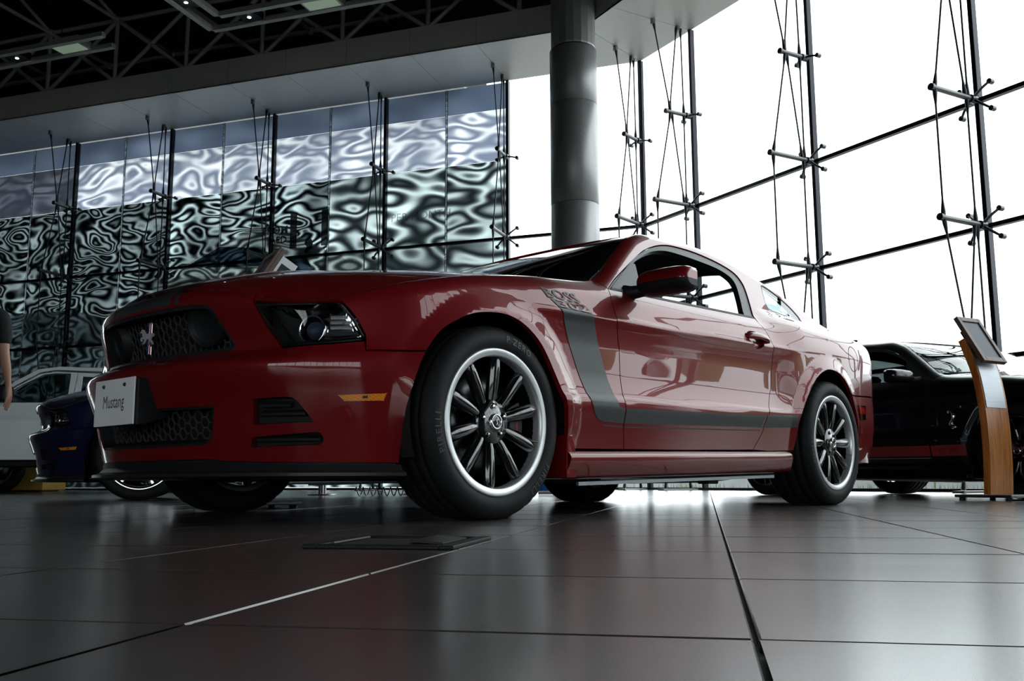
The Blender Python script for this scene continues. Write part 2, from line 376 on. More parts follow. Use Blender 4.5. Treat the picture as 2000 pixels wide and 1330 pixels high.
def trimmed(outer, fmap, holes=(), h=.03, gap=.0025, rim=.012, ref=car_ref, lift=0., norm_e=2e-3):
    outer = inset2(densify(outer, h*.8), gap); hs = []
    for q in holes:
        q = densify(q, h*.8)
        hs.append(q if area2(q) > 0 else q[::-1])
    lo, hi = outer.min(0), outer.max(0)
    gx, gy = np.meshgrid(np.arange(lo[0]+h/2, hi[0], h), np.arange(lo[1]+h/2, hi[1], h)); g = np.stack([gx.ravel(), gy.ravel()], 1)
    g = g[inpoly(g, outer)]
    bd = np.vstack([outer]+hs)
    for q in hs: g = g[~inpoly(g, q)]
    keep = np.ones(len(g), bool)
    for i in range(0, len(g), 400):
        keep[i:i+400] = (np.linalg.norm(g[i:i+400, None]-bd[None], axis=2).min(1) > h*.45)
    g = g[keep]
    pts = [Vector(q) for q in bd]+[Vector(q) for q in g]; ed = []; k = 0
    for q in [outer]+hs: ed += [(k+i, k+(i+1) % len(q)) for i in range(len(q))]; k += len(q)
    V, E, Fc = delaunay_2d_cdt(pts, ed, [], 0, 1e-6)[:3]
    V = np.array([tuple(q) for q in V]); cen = np.array([V[list(q)].mean(0) for q in Fc])
    ok = inpoly(cen, outer)
    for q in hs: ok &= ~inpoly(cen, q)
    Fc = [q for q, o_ in zip(Fc, ok) if o_]
    Pt = fmap(V[:, 0], V[:, 1]); N = nrm(fmap, V[:, 0], V[:, 1], norm_e)
    if ref is not None:
        sg = np.sign(((Pt-ref(Pt))*N).sum(1)); sg[sg == 0] = 1; N = N*sg[:, None]
    Pt = Pt+lift*N
    faces = []; ec = {}
    for q in Fc:
        q = list(q); fn = np.cross(Pt[q[1]]-Pt[q[0]], Pt[q[2]]-Pt[q[0]])
        if fn@N[q].sum(0) < 0: q = q[::-1]
        faces.append(q)
        for i in range(len(q)): ec.setdefault(frozenset((q[i], q[(i+1) % len(q)])), []).append((q[i], q[(i+1) % len(q)]))
    ln = [N[i] for q in faces for i in q]; nv = len(Pt); vv = [tuple(q) for q in Pt]
    if rim:
        low = Pt-N*rim; mp = {}
        def top(i):
            if ('t', i) not in mp: mp[('t', i)] = len(vv); vv.append(tuple(Pt[i]))
            return mp[('t', i)]
        def bot(i):
            if ('b', i) not in mp: mp[('b', i)] = len(vv); vv.append(tuple(low[i]))
            return mp[('b', i)]
        for es in ec.values():
            if len(es) == 1:
                a, b = es[0]; q = [top(b), top(a), bot(a), bot(b)]
                fn = np.cross(Pt[a]-Pt[b], low[a]-Pt[b]); fn /= max(np.linalg.norm(fn), 1e-12)
                faces.append(q); ln += [fn]*4
    me = bpy.data.meshes.new('panel'); me.from_pydata(vv, [], faces)
    me.polygons.foreach_set('use_smooth', [True]*len(faces))
    me.normals_split_custom_set([tuple(q) for q in ln]); me.update()
    return me
def mirror_y(fm): return lambda a, b: fm(a, b)*np.array([1, -1, 1])
# ------------------------------------------------------------------ the showroom
KZ = 1.49; HT = 5*KZ; WP = 2.47
C0 = np.array([11.02, 5.93]); DL = np.array([-.392, .920]); DR = np.array([-.310, -.951]); NL = np.array([-.920, -.392]); NR = np.array([-.951, .310])
def wl_(s, z, d=0.): p = C0+s*DL+d*NL; return (p[0], p[1], z)
def wr_(s, z, d=0.): p = C0+s*DR+d*NR; return (p[0], p[1], z)
ANG_L = math.atan2(DL[1], DL[0]); ANG_R = math.atan2(DR[1], DR[0])
def struct(o): o['kind'] = 'structure'; return o
# floor of square tiles, 0.51 m, turned 59 degrees
FA = np.array([math.sin(math.radians(59.1)), math.cos(math.radians(59.1))]); FB = np.array([FA[1], -FA[0]])
TP = .51; A0 = -2.92; B0 = 1.52
def _w(fn, s, d): return tuple(fn(s, 0, d)[:2])
EL = np.array(wl_(24.7, 0)[:2]); ER = np.array(wr_(.55*WP+9*WP, 0)[:2]); CA = np.array([-16., 22.]); CB = np.array([-16., -15.])
OUT = C0-(NL+NR)/np.linalg.norm(NL+NR)*.14
HALL = [tuple(OUT), tuple(EL-NL*.13), tuple(CA), tuple(CB), tuple(ER-NR*.13)]
fl = struct(obj('floor', MB().prism(HALL, -.06, -.011).mesh('floor'), 'grout'))
def tile_mesh(): return MB().box((0, 0, -.006), (TP-.005, TP-.005, .012)).mesh('tile', bevel=.002, seg=1)
TILE = tile_mesh(); tiles = []
for i in range(-6, 60):
    for j in range(-40, 50):
        c = FA*(A0+TP*(i+.5))+FB*(B0+TP*(j+.5)); v = c-CPOS[:2]; Z = v@_FW[:2]; X = v@_r0[:2]
        inside = (c-C0)@NL > .1 and (c-C0)@NR > .1 and c[0] > -15.5 and -15 < c[1] < 22
        if not inside: continue
        vis = Z > .35 and abs(X/Z) < .62
        tiles.append((Z if vis else 900+Z, i, j, c))
tiles.sort(key=lambda q: q[0])
TROT = math.atan2(FA[1], FA[0])
for _, i, j, c in tiles[:290]:
    o = obj('tile', TILE, 'floor_tile', fl, (c[0], c[1], 0), (random.uniform(-.0008, .0008), random.uniform(-.0008, .0008), TROT+random.choice((0, PI/2, PI))))
mb = MB(); h_ = (TP-.005)/2
for _, i, j, c in tiles[290:]:
    mb.add([(*(c+FA*a*h_+FB*b*h_), 0) for a, b in ((-1, -1), (1, -1), (1, 1), (-1, 1))], [(3, 2, 1, 0)])
o = obj('tile_field', mb.mesh('tiles'), 'floor_tile', fl); o['kind'] = 'stuff'
# glass walls: each pane, each mullion bar and transom bar
def glass_wall(name, fn, ang, cuts):
    L = cuts[-1]; mid = fn(L/2, 0)
    root = struct(obj(name, MB().box((L/2, 0, .02), (L, .10, .04)).mesh('sill'), 'steel_dark', None, (*C0, 0), (0, 0, ang)))
    pm = {}
    for a, b in zip(cuts[:-1], cuts[1:]):
        for k in range(5):
            key = round(b-a, 3)
            if key not in pm: pm[key] = MB().box((0, 0, 0), (b-a-.03, .012, KZ-.012)).mesh('pane')
            obj('glass_pane', pm[key], 'pane_glass', root, ((a+b)/2, 0, KZ*(k+.5)))
    for s in cuts: obj('mullion', cm(('mull', 0), lambda: MB().box((0, 0, HT/2), (.055, .09, HT)).mesh('mullion', bevel=.006)), 'steel_dark', root, (s, -.0, 0))
    for k in (1, 2, 3): obj('transom', cm(('trans', name), lambda: MB().box((L/2, 0, 0), (L, .07, .05)).mesh('transom')), 'steel_dark', root, (0, .0, k*KZ))
    return root
M = {}
def cm(key, fn):
    if key not in M: M[key] = fn()
    return M[key]
CUT_L = [0.]+[WP*i for i in range(1, 11)]
CUT_R = [0., .55*WP]+[.55*WP+WP*i for i in range(1, 10)]
wallL = glass_wall('wall_left', wl_, ANG_L, CUT_L)
wallR = glass_wall('wall_right', wr_, ANG_R, CUT_R)
# soffit and fascia panels following both walls, mitred at the corner
SD = 1.6
_A = np.array([[DL[0], -DR[0]], [DL[1], -DR[1]]]); _st = np.linalg.solve(_A, SD*(NR-NL)); S0L, S0R = _st
HALL2 = [tuple(OUT), _w(wl_, WP+.8, -.3), _w(wl_, WP+.8, -1.4), tuple(EL-NL*1.4), tuple(CA), tuple(CB), tuple(ER-NR*.3)]
ceil = struct(obj('ceiling', MB().prism(HALL2, 10.6, 10.8).mesh('deck'), 'roof_dark'))
for fn, cuts, s0, ang in ((wl_, CUT_L, S0L, ANG_L), (wr_, CUT_R, S0R, ANG_R)):
    ss = sorted(set([0.]+[c for c in cuts]+[(a+b)/2 for a, b in zip(cuts[1:-1], cuts[2:])]))
    for a, b in zip(ss[:-1], ss[1:]):
        ai = s0 if a == 0 else max(a, s0); bi = max(b, s0+.001); g = .004
        v = [fn(a+g, HT, 0), fn(b-g, HT, 0), fn(bi-g, HT, SD), fn(ai+g, HT, SD)]
        v += [(x, y, z+.03) for x, y, z in v]
        obj('soffit_panel', MB().add(v, [(0, 1, 2, 3), (7, 6, 5, 4), (0, 4, 5, 1), (1, 5, 6, 2), (2, 6, 7, 3), (3, 7, 4, 0)]).mesh('soffit'), 'soffit_panel', ceil)
        if bi-ai > .05:
            v = [fn(ai+g, HT, SD), fn(bi-g, HT, SD), fn(bi-g, HT+.48, SD), fn(ai+g, HT+.48, SD)]; v += [fn(ai+g, HT, SD-.03), fn(bi-g, HT, SD-.03), fn(bi-g, HT+.48, SD-.03), fn(ai+g, HT+.48, SD-.03)]
            obj('fascia_panel', MB().add(v, [(0, 1, 2, 3), (7, 6, 5, 4), (0, 4, 5, 1), (1, 5, 6, 2), (2, 6, 7, 3), (3, 7, 4, 0)]).mesh('fascia'), 'fascia_panel', ceil)
    # ledge and upper wall
    L = cuts[-1]
    o = obj('fascia_ledge', MB().add([fn(0, HT+.46, 0), fn(L, HT+.46, 0), fn(L, HT+.46, SD-.04), fn(s0, HT+.46, SD-.04)], [(0, 1, 2, 3)]).mesh('ledge'), 'roof_dark', ceil)
OV = 1.1                                       # roof overhang outside the banner wall
BX = [(0, 1, 2, 3), (7, 6, 5, 4), (0, 4, 5, 1), (1, 5, 6, 2), (2, 6, 7, 3), (3, 7, 4, 0)]
def upright(nm, p, q, n, z0, z1, m):
    v = [(*p, z0), (*q, z0), (*q, z1), (*p, z1)]; v += [(x-n[0]*.2, y-n[1]*.2, z) for x, y, z in v]
    return obj(nm, MB().add(v, BX).mesh(nm), m)
LL = CUT_L[-1]
t1 = struct(upright('trim_1', wl_(WP+.9, 0, -OV)[:2], wl_(LL, 0, -OV)[:2], NL, HT+.05, 10.7, 'roof_dark'))
u = upright('roof_end_wall', wl_(WP+.9, 0, -OV)[:2], wl_(WP+.9, 0, -.05)[:2], -DL, HT+.05, 10.7, 'roof_dark'); u.parent = t1
u = upright('roof_edge_wall', wl_(-.1, 0, -.08)[:2], wl_(WP+.9, 0, -.08)[:2], NL, HT+.25, 10.7, 'roof_dark'); u.parent = t1
v = [wl_(WP+.9, HT+.04, .0), wl_(LL, HT+.04, .0), wl_(LL, HT+.04, -OV), wl_(WP+.9, HT+.04, -OV)]; v += [(x, y, z+.05) for x, y, z in v]
obj('outer_soffit', MB().add(v, BX).mesh('osoffit'), 'soffit_panel', t1)
struct(upright('trim_2', wr_(-.1, 0, -.08)[:2], wr_(CUT_R[-1], 0, -.08)[:2], NR, HT+.25, 10.7, 'roof_dark'))
# remaining walls of the hall
def solid(nm, a, b, z0, z1, m='concrete_wall', t=.2):
    d = (b-a)/np.linalg.norm(b-a); n = np.array([-d[1], d[0]])*t; v = []
    for z in (z0, z1): v += [(*a, z), (*b, z), (*(b+n), z), (*(a+n), z)]
    return struct(obj(nm, MB().add(v, [(0, 1, 2, 3), (7, 6, 5, 4), (0, 4, 5, 1), (1, 5, 6, 2), (2, 6, 7, 3), (3, 7, 4, 0)]).mesh('wall'), m))
solid('wall_far', CA, EL-NL*1.5, 0, 10.7)
solid('wall_side', np.array([-16., -3.]), CA, 0, 10.7)
solid('trim_4', CB, np.array([-16., -3.]), 4.2, 10.7)
d_ = (CB-ER)/np.linalg.norm(CB-ER)
solid('wall_back', ER, CB, 4.2, 10.7)
solid('trim_3', ER, ER+d_*9, 0, 4.2)
def shopfront(name, origin, ang, n, w=1.75):
    o = struct(obj(name, MB().box((n*w/2, 0, .05), (n*w, .12, .10)).mesh('sill'), 'steel_dark', None, (*origin, 0), (0, 0, ang)))
    for i in range(n): obj('glass_pane', cm('bpane', lambda: MB().box((0, 0, 2.1), (w-.04, .012, 4.1)).mesh('pane')), 'pane_glass', o, (w*(i+.5), 0, 0))
    for i in range(n+1): obj('window_post', cm('bframe', lambda: MB().box((0, 0, 2.1), (.07, .10, 4.2)).mesh('frame')), 'steel_dark', o, (w*i, 0, 0))
    obj('window_rail', MB().box((n*w/2, 0, 0), (n*w, .09, .06)).mesh('rail'), 'steel_dark', o, (0, 0, 2.3))
shopfront('window_1', ER+d_*9.1, math.atan2(d_[1], d_[0]), 6)
shopfront('window_2', CB+np.array([0, .3]), PI/2, 6)
# round clad column at the inner corner
cx, cy = 8.92, 5.77
col = thing('column', 'tall round grey clad column rising behind the red coupe', 'column', (cx, cy, 0))
zz = 0.
for i, z1 in enumerate((1.15, 2.75, 4.34, 5.94, 6.85)):
    r = .372
    pr = [(r-.012, 0), (r, .008), (r, z1-zz-.010), (r-.012, z1-zz-.002)]
    obj('column_shell', MB().lathe(pr, 64, 'z').mesh('shell'), 'column_panel', col, (0, 0, zz)); zz = z1
obj('column_core', MB().lathe([(r-.012, 0), (r-.012, 6.86), (.30, 6.9), (.30, 10.6)], 48, 'z').mesh('core'), 'steel_dark', col)
obj('column_capital', MB().lathe([(.335, 6.86), (.352, 6.90), (.352, 8.4), (.335, 8.6), (.335, 10.6)], 18, 'z', smooth=False).mesh('capital'), 'column_panel', col)
# space frame roof
sf = thing('space_frame', 'dark tubular steel space frame under the roof', 'roof truss', (0, 0, 0))
UNIT = MB().tube((0, 0, 0), (0, 0, 1), 1., 10).mesh('tube'); BALL = MB().lathe([(0, -.085), (.06, -.06), (.085, 0), (.06, .06), (0, .085)], 12, 'z').mesh('node')
ntube = 0
def tube(a, b, r):
    global ntube
    a = Vector(a); b = Vector(b); d = b-a
    o = obj('truss_tube', UNIT, 'truss_tube', sf); o.location = a; o.rotation_mode = 'QUATERNION'; o.rotation_quaternion = d.to_track_quat('Z', 'Y'); o.scale = (r, r, d.length); ntube += 1
G = 1.68; ZN = 9.23
for j in (-1, 0, 1, 2):
    d = 1.45+G*j
    for i in range(0, 11):
        s = 10.15+G*(i-5); nd = wl_(s, ZN, d)
        obj('truss_node', BALL, 'truss_tube', sf, nd)
        if i < 10: tube(nd, wl_(s+G, ZN, d), .045)
        if j < 2: tube(nd, wl_(s, ZN, d+G), .040)
        if j == 0:
            tube(nd, wl_(s, 7.95, d), .042)
            if i < 10: tube(nd, wl_(s+G, 7.95, d), .042); tube(wl_(s+G, ZN, d), wl_(s, 7.95, d), .042)
        if i < 10 and j in (0, 1):
            up = wl_(s+G/2, 10.45, d+G/2)
            tube(nd, up, .036)
            if (i+j) % 2 == 0: tube(wl_(s+G, ZN, d+G), up, .036)
# suspended lamp tracks
def lamp_track(label, corner_px, z, dirs, spots, panels):
    c = bp(*corner_px, (0, 0, 1), z); a0 = np.array([*DL, 0]); b0 = np.array([*NL, 0])
    t = thing('lamp_track', label, 'ceiling light', (c[0], c[1], z), 0, 'suspended lamp tracks')
    def pt(a, b, h=0.): q = a0*a+b0*b; return Vector((q[0], q[1], h))
    R = Matrix.Rotation(ANG_L, 3, 'Z')
    (a1, b1) = dirs
    def bar(p, q):
        d = q-p; obj('track_rail', MB().box((0, 0, 0), (d.length+.10, .10, .09), Matrix.Rotation(math.atan2(d.y, d.x), 3, 'Z')).mesh('rail', bevel=.006), 'lamp_frame', t, (p+q)/2)
    gap = .42
    if b1:
        bar(pt(0, 0), pt(a1, 0)); bar(pt(-gap*np.sign(-a1) if 0 else 0, 0), pt(0, b1)); bar(pt(-gap, gap), pt(a1, gap)); bar(pt(-gap, gap), pt(-gap, b1))
    else:
        bar(pt(0, 0), pt(a1, 0)); bar(pt(-.15 if a1 > 0 else .15, gap), pt(a1, gap))
    for (a, b) in spots:
        o = obj('spot_box', MB().box((0, 0, .05), (.34, .34, .14), R).mesh('spotbox', bevel=.006), 'plastic', t, pt(a, b)); k = obj('spot_bulb', MB().lathe([(0, -.026), (.030, -.026), (.034, -.018)], 16, 'z').mesh('bulb'), 'lamp_spot', o)
    for (a, b) in panels:
        o = obj('panel_box', MB().box((0, 0, .05), (.66, .36, .14), R).mesh('panelbox', bevel=.006), 'lamp_frame', t, pt(a, b)); obj('panel_diffuser', MB().box((0, 0, -.022), (.58, .28, .01), R).mesh('diff'), 'lamp_panel', o)
    for a in (a1*.15, a1*.85): obj('hanger_wire', MB().tube(pt(a, gap/2), pt(a, gap/2, 10.5-z), .008, 6).mesh('wire'), 'steel_cable', t)
    return t
lamp_track('L-shaped suspended lamp track with two square spots above the fascia', (415, 58), 8.05, (-6.0, 4.0), [(-.9, .21), (-.21, 1.0)], [(-2.3, .21), (-3.9, .21)])
lamp_track('straight suspended lamp track at the upper left edge', (218, 90), 8.05, (6.5, 0), [(2.0, .21), (4.6, .21)], [(.75, .21), (3.3, .21)])
# cable trusses that brace the glass
def cable_mesh(pts, taper=True):
    pts = [Vector(q) for q in pts]; out = []; rad = []
    for a, b in zip(pts[:-1], pts[1:]):
        d = b-a; e = .20/d.length
        for k, r in ((.02, .026), (e*.35, .026), (e, .0115), (1-e, .0115), (1-e*.35, .026), (.98, .026)): out.append(a+d*k); rad.append(r)
    return MB().path(out, rad, 6).mesh('cable')
ARM = {1: .55, 2: .82, 3: .82, 4: .55}
def arm_mesh(k): return MB().tube((0, .05, 0), (0, ARM[k], 0), .032, 10).tube((0, ARM[k]-.01, 0), (0, ARM[k]+.03, 0), .042, 10).mesh('arm')
def spider_mesh(n4):
    mb = MB(); mb.tube((0, .07, 0), (0, .16, 0), .05, 12)
    for sx, sz in (((-1, -1), (1, -1), (-1, 1), (1, 1)) if n4 else ((1, -.15), (-1, -.15))):
        mb.path([(0, .12, 0), (sx*.12, .10, sz*.10), (sx*.19, .06, sz*.16)], [.020, .016, .014], 6); mb.tube((sx*.19, .01, sz*.16), (sx*.19, .075, sz*.16), .032, 10)
    return mb.mesh('spider')
ORD = ['first', 'second', 'third', 'fourth', 'fifth', 'sixth', 'seventh', 'eighth', 'ninth']
def cable_truss(fn, ang, s, label, n):
    t = thing('cable_truss', label, 'cable truss', fn(s, 0), ang, 'cable trusses bracing the glass walls')
    inn = 1 if (Matrix.Rotation(ang, 2) @ Vector((0, 1))).dot(Vector(NL if fn is wl_ else NR if fn is wr_ else NB)) > 0 else -1
    for k in (1, 2, 3, 4):
        o = obj('strut_arm', cm(('arm', k), lambda: arm_mesh(k)), 'steel_arm', t, (0, 0, k*KZ)); o.scale = (1, inn, 1)
        o = obj('glass_spider', cm(('spider', k in (2, 3)), lambda: spider_mesh(k in (2, 3))), 'steel_arm', t, (0, 0, k*KZ)); o.scale = (1, inn, 1)
    H = HT
    def q(d, z): return (0, inn*d, z)
    L = {'c1': [q(.78, H), q(.47, 4*KZ)], 'c2': [q(.30, H), q(.49, 4*KZ)], 'c3': [q(.22, H), q(.20, 4*KZ), q(.20, 3*KZ)], 'c4': [q(.47, 4*KZ), q(.78, 3*KZ)], 'c5': [q(.45, 4*KZ), q(.24, 3*KZ)],
         'c6': [q(.78, 3*KZ), q(.78, 2*KZ)], 'c7': [q(.22, 3*KZ), q(.22, 2*KZ)], 'c8': [q(.78, 2*KZ), q(.47, KZ)], 'c9': [q(.24, 2*KZ), q(.49, KZ)], 'c10': [q(.20, 2*KZ), q(.20, KZ)], 'c11': [q(.47, KZ), q(.78, 0)], 'c12': [q(.45, KZ), q(.28, 0)]}
    for nm, pts in L.items(): obj('cable', cm((nm, inn), lambda: cable_mesh(pts)), 'steel_cable', t)
    for d in (.78, .28): obj('anchor_bracket', cm(('anc', d, inn), lambda: MB().box((0, inn*d, H-.04), (.06, .05, .08)).mesh('anchor')), 'steel', t)
    obj('floor_plate', cm(('fpl', inn), lambda: MB().box((0, inn*.53, .012), (.14, .66, .024)).mesh('plate')), 'steel', t)
    return t
for n in range(1, 8): cable_truss(wl_, ANG_L, WP*n, f'{ORD[n-1]} cable truss left of the glass corner, in front of the silvery banner' if n > 1 else 'cable truss at the right edge of the silvery banner', n)
NB = (NL+NR)/np.linalg.norm(NL+NR)
def wb_(s, z, d=0.): p = C0+d*NB; return (p[0], p[1], z)
cable_truss(wb_, math.atan2(NB[1], NB[0])-PI/2, 0., 'cable truss standing at the corner of the two glass walls', 0)
for n in range(0, 8): cable_truss(wr_, ANG_R, .55*WP+WP*n, f'{ORD[n]} cable truss along the bright right glass wall counted from the corner', n)
# ------------------------------------------------------------------ the coupe: body surfaces
def pch(xs,ys):
    xs=np.asarray(xs,float); ys=np.asarray(ys,float); h=np.diff(xs); d=np.diff(ys)/h
    m=np.zeros_like(ys); m[0]=d[0]; m[-1]=d[-1]
    for i in range(1,len(xs)-1):
        if d[i-1]*d[i]>0:
            w1=2*h[i]+h[i-1]; w2=h[i]+2*h[i-1]; m[i]=(w1+w2)/(w1/d[i-1]+w2/d[i])
    def f(x):
        x=np.clip(np.asarray(x,float),xs[0],xs[-1]); i=np.clip(np.searchsorted(xs,x,side='right')-1,0,len(xs)-2)
        t=(x-xs[i])/h[i]; t2=t*t; t3=t2*t
        return (2*t3-3*t2+1)*ys[i]+(t3-2*t2+t)*h[i]*m[i]+(-2*t3+3*t2)*ys[i+1]+(t3-t2)*h[i]*m[i+1]
    return f
def sst(a,b,x):
    t=np.clip((np.asarray(x,float)-a)/(b-a),0,1); return t*t*(3-2*t)
# plan outline of half the car, nose centre to tail centre (x rearward from the front axle, y half width)
PL=np.array([(-.905,0),(-.897,.15),(-.874,.30),(-.830,.45),(-.760,.60),(-.675,.72),(-.575,.805),(-.44,.868),(-.25,.908),(0,.922),
 (.5,.925),(1.36,.922),(2.0,.928),(2.5,.938),(2.9,.932),(3.2,.908),(3.45,.855),(3.62,.75),(3.71,.58),(3.755,.32),(3.77,0)])
def _dense():
    ext=np.vstack([PL[1]*[1,-1],PL,PL[-2]*[1,-1]]); out=[]
    for i in range(len(PL)-1):
        p0,p1,p2,p3=ext[i:i+4]
        # centripetal catmull-rom
        t0=0; t1=t0+np.linalg.norm(p1-p0)**.5; t2=t1+np.linalg.norm(p2-p1)**.5; t3=t2+np.linalg.norm(p3-p2)**.5
        t=np.linspace(t1,t2,24,endpoint=False)[:,None]
        a1=(t1-t)/(t1-t0)*p0+(t-t0)/(t1-t0)*p1; a2=(t2-t)/(t2-t1)*p1+(t-t1)/(t2-t1)*p2; a3=(t3-t)/(t3-t2)*p2+(t-t2)/(t3-t2)*p3
        b1=(t2-t)/(t2-t0)*a1+(t-t0)/(t2-t0)*a2; b2=(t3-t)/(t3-t1)*a2+(t-t1)/(t3-t1)*a3
        out.append((t2-t)/(t2-t1)*b1+(t-t1)/(t2-t1)*b2)
    D=np.vstack(out+[PL[-1:]]); s=np.concatenate([[0],np.cumsum(np.linalg.norm(np.diff(D,axis=0),axis=1))])
    n=420; si=np.linspace(0,s[-1],n); D=np.stack([np.interp(si,s,D[:,0]),np.interp(si,s,D[:,1])],1)
    T=np.gradient(D,axis=0)
    for _ in range(6):
        T[1:-1]=(T[:-2]+2*T[1:-1]+T[2:])/4
    T[0]=[0,1]; T[-1]=[0,-1]
    T/=np.linalg.norm(T,axis=1)[:,None]; N=np.stack([-T[:,1],T[:,0]],1)
    return si,D,N
SI,SD,SN=_dense(); SMAX=SI[-1]
def plan(s):
    a=np.abs(s); return [np.interp(a,SI,c) for c in (SD[:,0],SD[:,1],SN[:,0],SN[:,1])]
def s_of_x(x): return np.interp(x,SD[:,0],SI)
_nose=pch([.10,.17,.22,.255,.30,.37,.43,.475,.50,.52,.535,.56,.62,.70,.76,.82],[-.088,-.08,-.068,-.06,-.05,-.035,-.014,.002,.006,-.002,-.04,-.072,-.06,-.038,-.032,-.03])
_corner=pch([.10,.17,.25,.34,.42,.50,.53,.56,.60,.70,.80,.90],[-.075,-.062,-.045,-.025,-.010,.002,-.002,-.016,-.024,-.03,-.045,-.07])
_fend=pch([.10,.20,.30,.40,.50,.60,.70,.78,.86,.92,1.0],[-.06,-.04,-.022,-.008,0,-.002,-.008,-.02,-.045,-.07,-.11])
def _lean(xs,ys,z,k=.57):
    f=pch(xs,ys); return np.where(z>xs[-1],ys[-1]-k*(z-xs[-1]),f(z))
def _door(z): return _lean([.10,.20,.27,.36,.425,.44,.47,.55,.65,.74,.772,.788,.82,.88,.93],[-.07,-.042,-.028,-.012,0,0,-.012,-.021,-.019,-.006,.004,-.003,-.013,-.033,-.062],z)
def _quar(z): return _lean([.10,.20,.30,.44,.55,.70,.80,.88,.93,.97,1.0,1.025],[-.07,-.042,-.02,0,.002,.006,.008,-.002,-.02,-.056,-.095,-.125],z)
_tail=pch([.10,.22,.30,.40,.55,.62,.75,.90,1.0,1.1],[-.10,-.06,-.02,0,0,-.03,-.035,-.03,-.05,-.09])
ZT=pch([-.905,-.874,-.83,-.76,-.70,-.64,-.575,-.44,-.25,0,.3,.58,.66,.74,.9,1.05,1.2,1.35,1.5,1.75,1.95,2.13,2.4,2.7,2.92,3.05,3.3,3.5,3.62,3.77],
       [.772,.770,.758,.722,.712,.718,.738,.775,.822,.874,.915,.942,.955,.99,1.09,1.185,1.27,1.318,1.328,1.346,1.340,1.312,1.24,1.135,1.05,1.015,.99,.965,.95,.945])
RT=pch([-.905,-.76,-.6,-.3,.2,.6,.8,3.0,3.77],[.045,.03,.04,.06,.07,.06,.045,.05,.03])
ARF=(0.0,.345); ARR=(2.645,.355)
def offs(s,z):
    X,Y,_,_=plan(s); z=np.asarray(z,float)
    wn=1-sst(-.80,-.66,X); wc=(1-sst(-.60,-.30,X))*(1-wn); wt=sst(3.38,3.66,X)
    wd=sst(.0,.36,X)*(1-sst(2.0,2.38,X)); wq=sst(2.0,2.38,X)*(1-wt); wf=1-wn-wc-wd-wq-wt
    o=wn*_nose(z)+wc*_corner(z)+wf*_fend(z)+wd*_door(z-.02*np.clip(X-.4,0,1.8)*np.clip((.98-z)/.15,0,1))+wq*_quar(z-.02*np.clip(X-.4,0,1.8)*np.clip((1.0-z)/.2,0,1))+wt*_tail(z)
    for (cx,cz),ra in ((ARF,.385),(ARR,.385)):
        r=np.hypot(X-cx,z-cz); t=np.clip((r-ra)/.075,0,1); dn=np.clip((z-.18)/.15,0,1)
        o=o+.020*(1-t)**1.2*dn*(np.abs(X-cx)<.5)*np.where(X<-.3,1-sst(-.38,-.50,X)*0,1)
    return o
def zv(X,v):
    zt=ZT(X); R=RT(X); z0=zt-R; th=np.clip((v-z0)/R,0,np.pi/2)
    z=np.where(v<=z0,v,z0+R*np.sin(th)); ins=np.where(v<=z0,0,-R*(1-np.cos(th)))
    return z,ins
def vmax(X): return ZT(X)-RT(X)+RT(X)*np.pi/2
def v_of_z(X,z):
    zt=ZT(X); R=RT(X); z0=zt-R
    return np.where(z<=z0,z,z0+R*np.arcsin(np.clip((z-z0)/R,-1,1)))
def F(s,v):
    s=np.asarray(s,float); s=np.where(s>SMAX,s-2*SMAX,s); v=np.asarray(v,float); X,Y,nx,ny=plan(s); sg=np.where(s<0,-1.,1.)
    z,ins=zv(X,v); o=offs(s,z)+ins
    return np.stack([X+nx*o,-sg*(Y+ny*o),z],-1)      # s>0: left side of the car (y<0)
# rail (top edge of the side) as functions of x
def _rail():
    s=np.linspace(.0,SMAX,500); X=plan(s)[0]; P=F(s,vmax(X)); return P
RAIL=_rail()
_ri=np.argmax(np.maximum.accumulate(RAIL[:,0])>=RAIL[:,0]) 
def rail(x):
    o=np.argsort(RAIL[:,0]); return np.interp(x,RAIL[o,0],-RAIL[o,1]),np.interp(x,RAIL[o,0],RAIL[o,2])

ZC=pch([-.872,-.80,-.7,-.55,-.4,-.2,0,.3,.5,.7],[.772,.806,.838,.872,.900,.930,.953,.980,.992,1.0])
def HOOD(x,y):
    x=np.asarray(x,float); ye,ze=rail(x); u=np.clip(np.abs(y)/np.maximum(ye,.02),0,1.05); zc=ZC(x)
    dome=.014*(1-sst(.24,.36,np.abs(y)))*sst(-.80,-.45,x)
    return np.stack([x,np.asarray(y,float),zc+(ze-zc)*u**2.8+dome],-1)

ZWS = pch([0, .5, 1], [.985, 1.17, 1.322])
def WS(u, v):
    u = np.asarray(u, float); v = np.asarray(v, float); xe = .70+.62*v; ye, ze = rail(xe); xc = .47+.85*v; zc = ZWS(v)
    return np.stack([xc+(xe-xc)*np.abs(u)**2.2, u*(ye-.004), zc+(ze-zc)*u*u], -1)
ZRF = pch([1.2, 1.35, 1.6, 1.9, 2.2, 2.4], [1.310, 1.330, 1.352, 1.354, 1.336, 1.305])
def ROOF(x, y):
    x = np.asarray(x, float); ye, ze = rail(x); u = np.clip(np.abs(y)/ye, 0, 1.02); zc = np.maximum(ZRF(x), ze)
    return np.stack([x, np.asarray(y, float), zc+(ze-zc)*u**2.6], -1)
ZRW = pch([0, .5, 1], [1.318, 1.21, 1.07])
def RW(u, v):
    u = np.asarray(u, float); v = np.asarray(v, float); xe = 2.30+.68*v; ye, ze = rail(xe); xc = 2.34+.70*v; zc = ZRW(v)
    return np.stack([xc+(xe-xc)*np.abs(u)**2.2, u*(ye-.004), zc+(ze-zc)*u*u], -1)
ZDK = pch([2.9, 3.2, 3.5, 3.7], [1.062, 1.06, 1.035, .96])
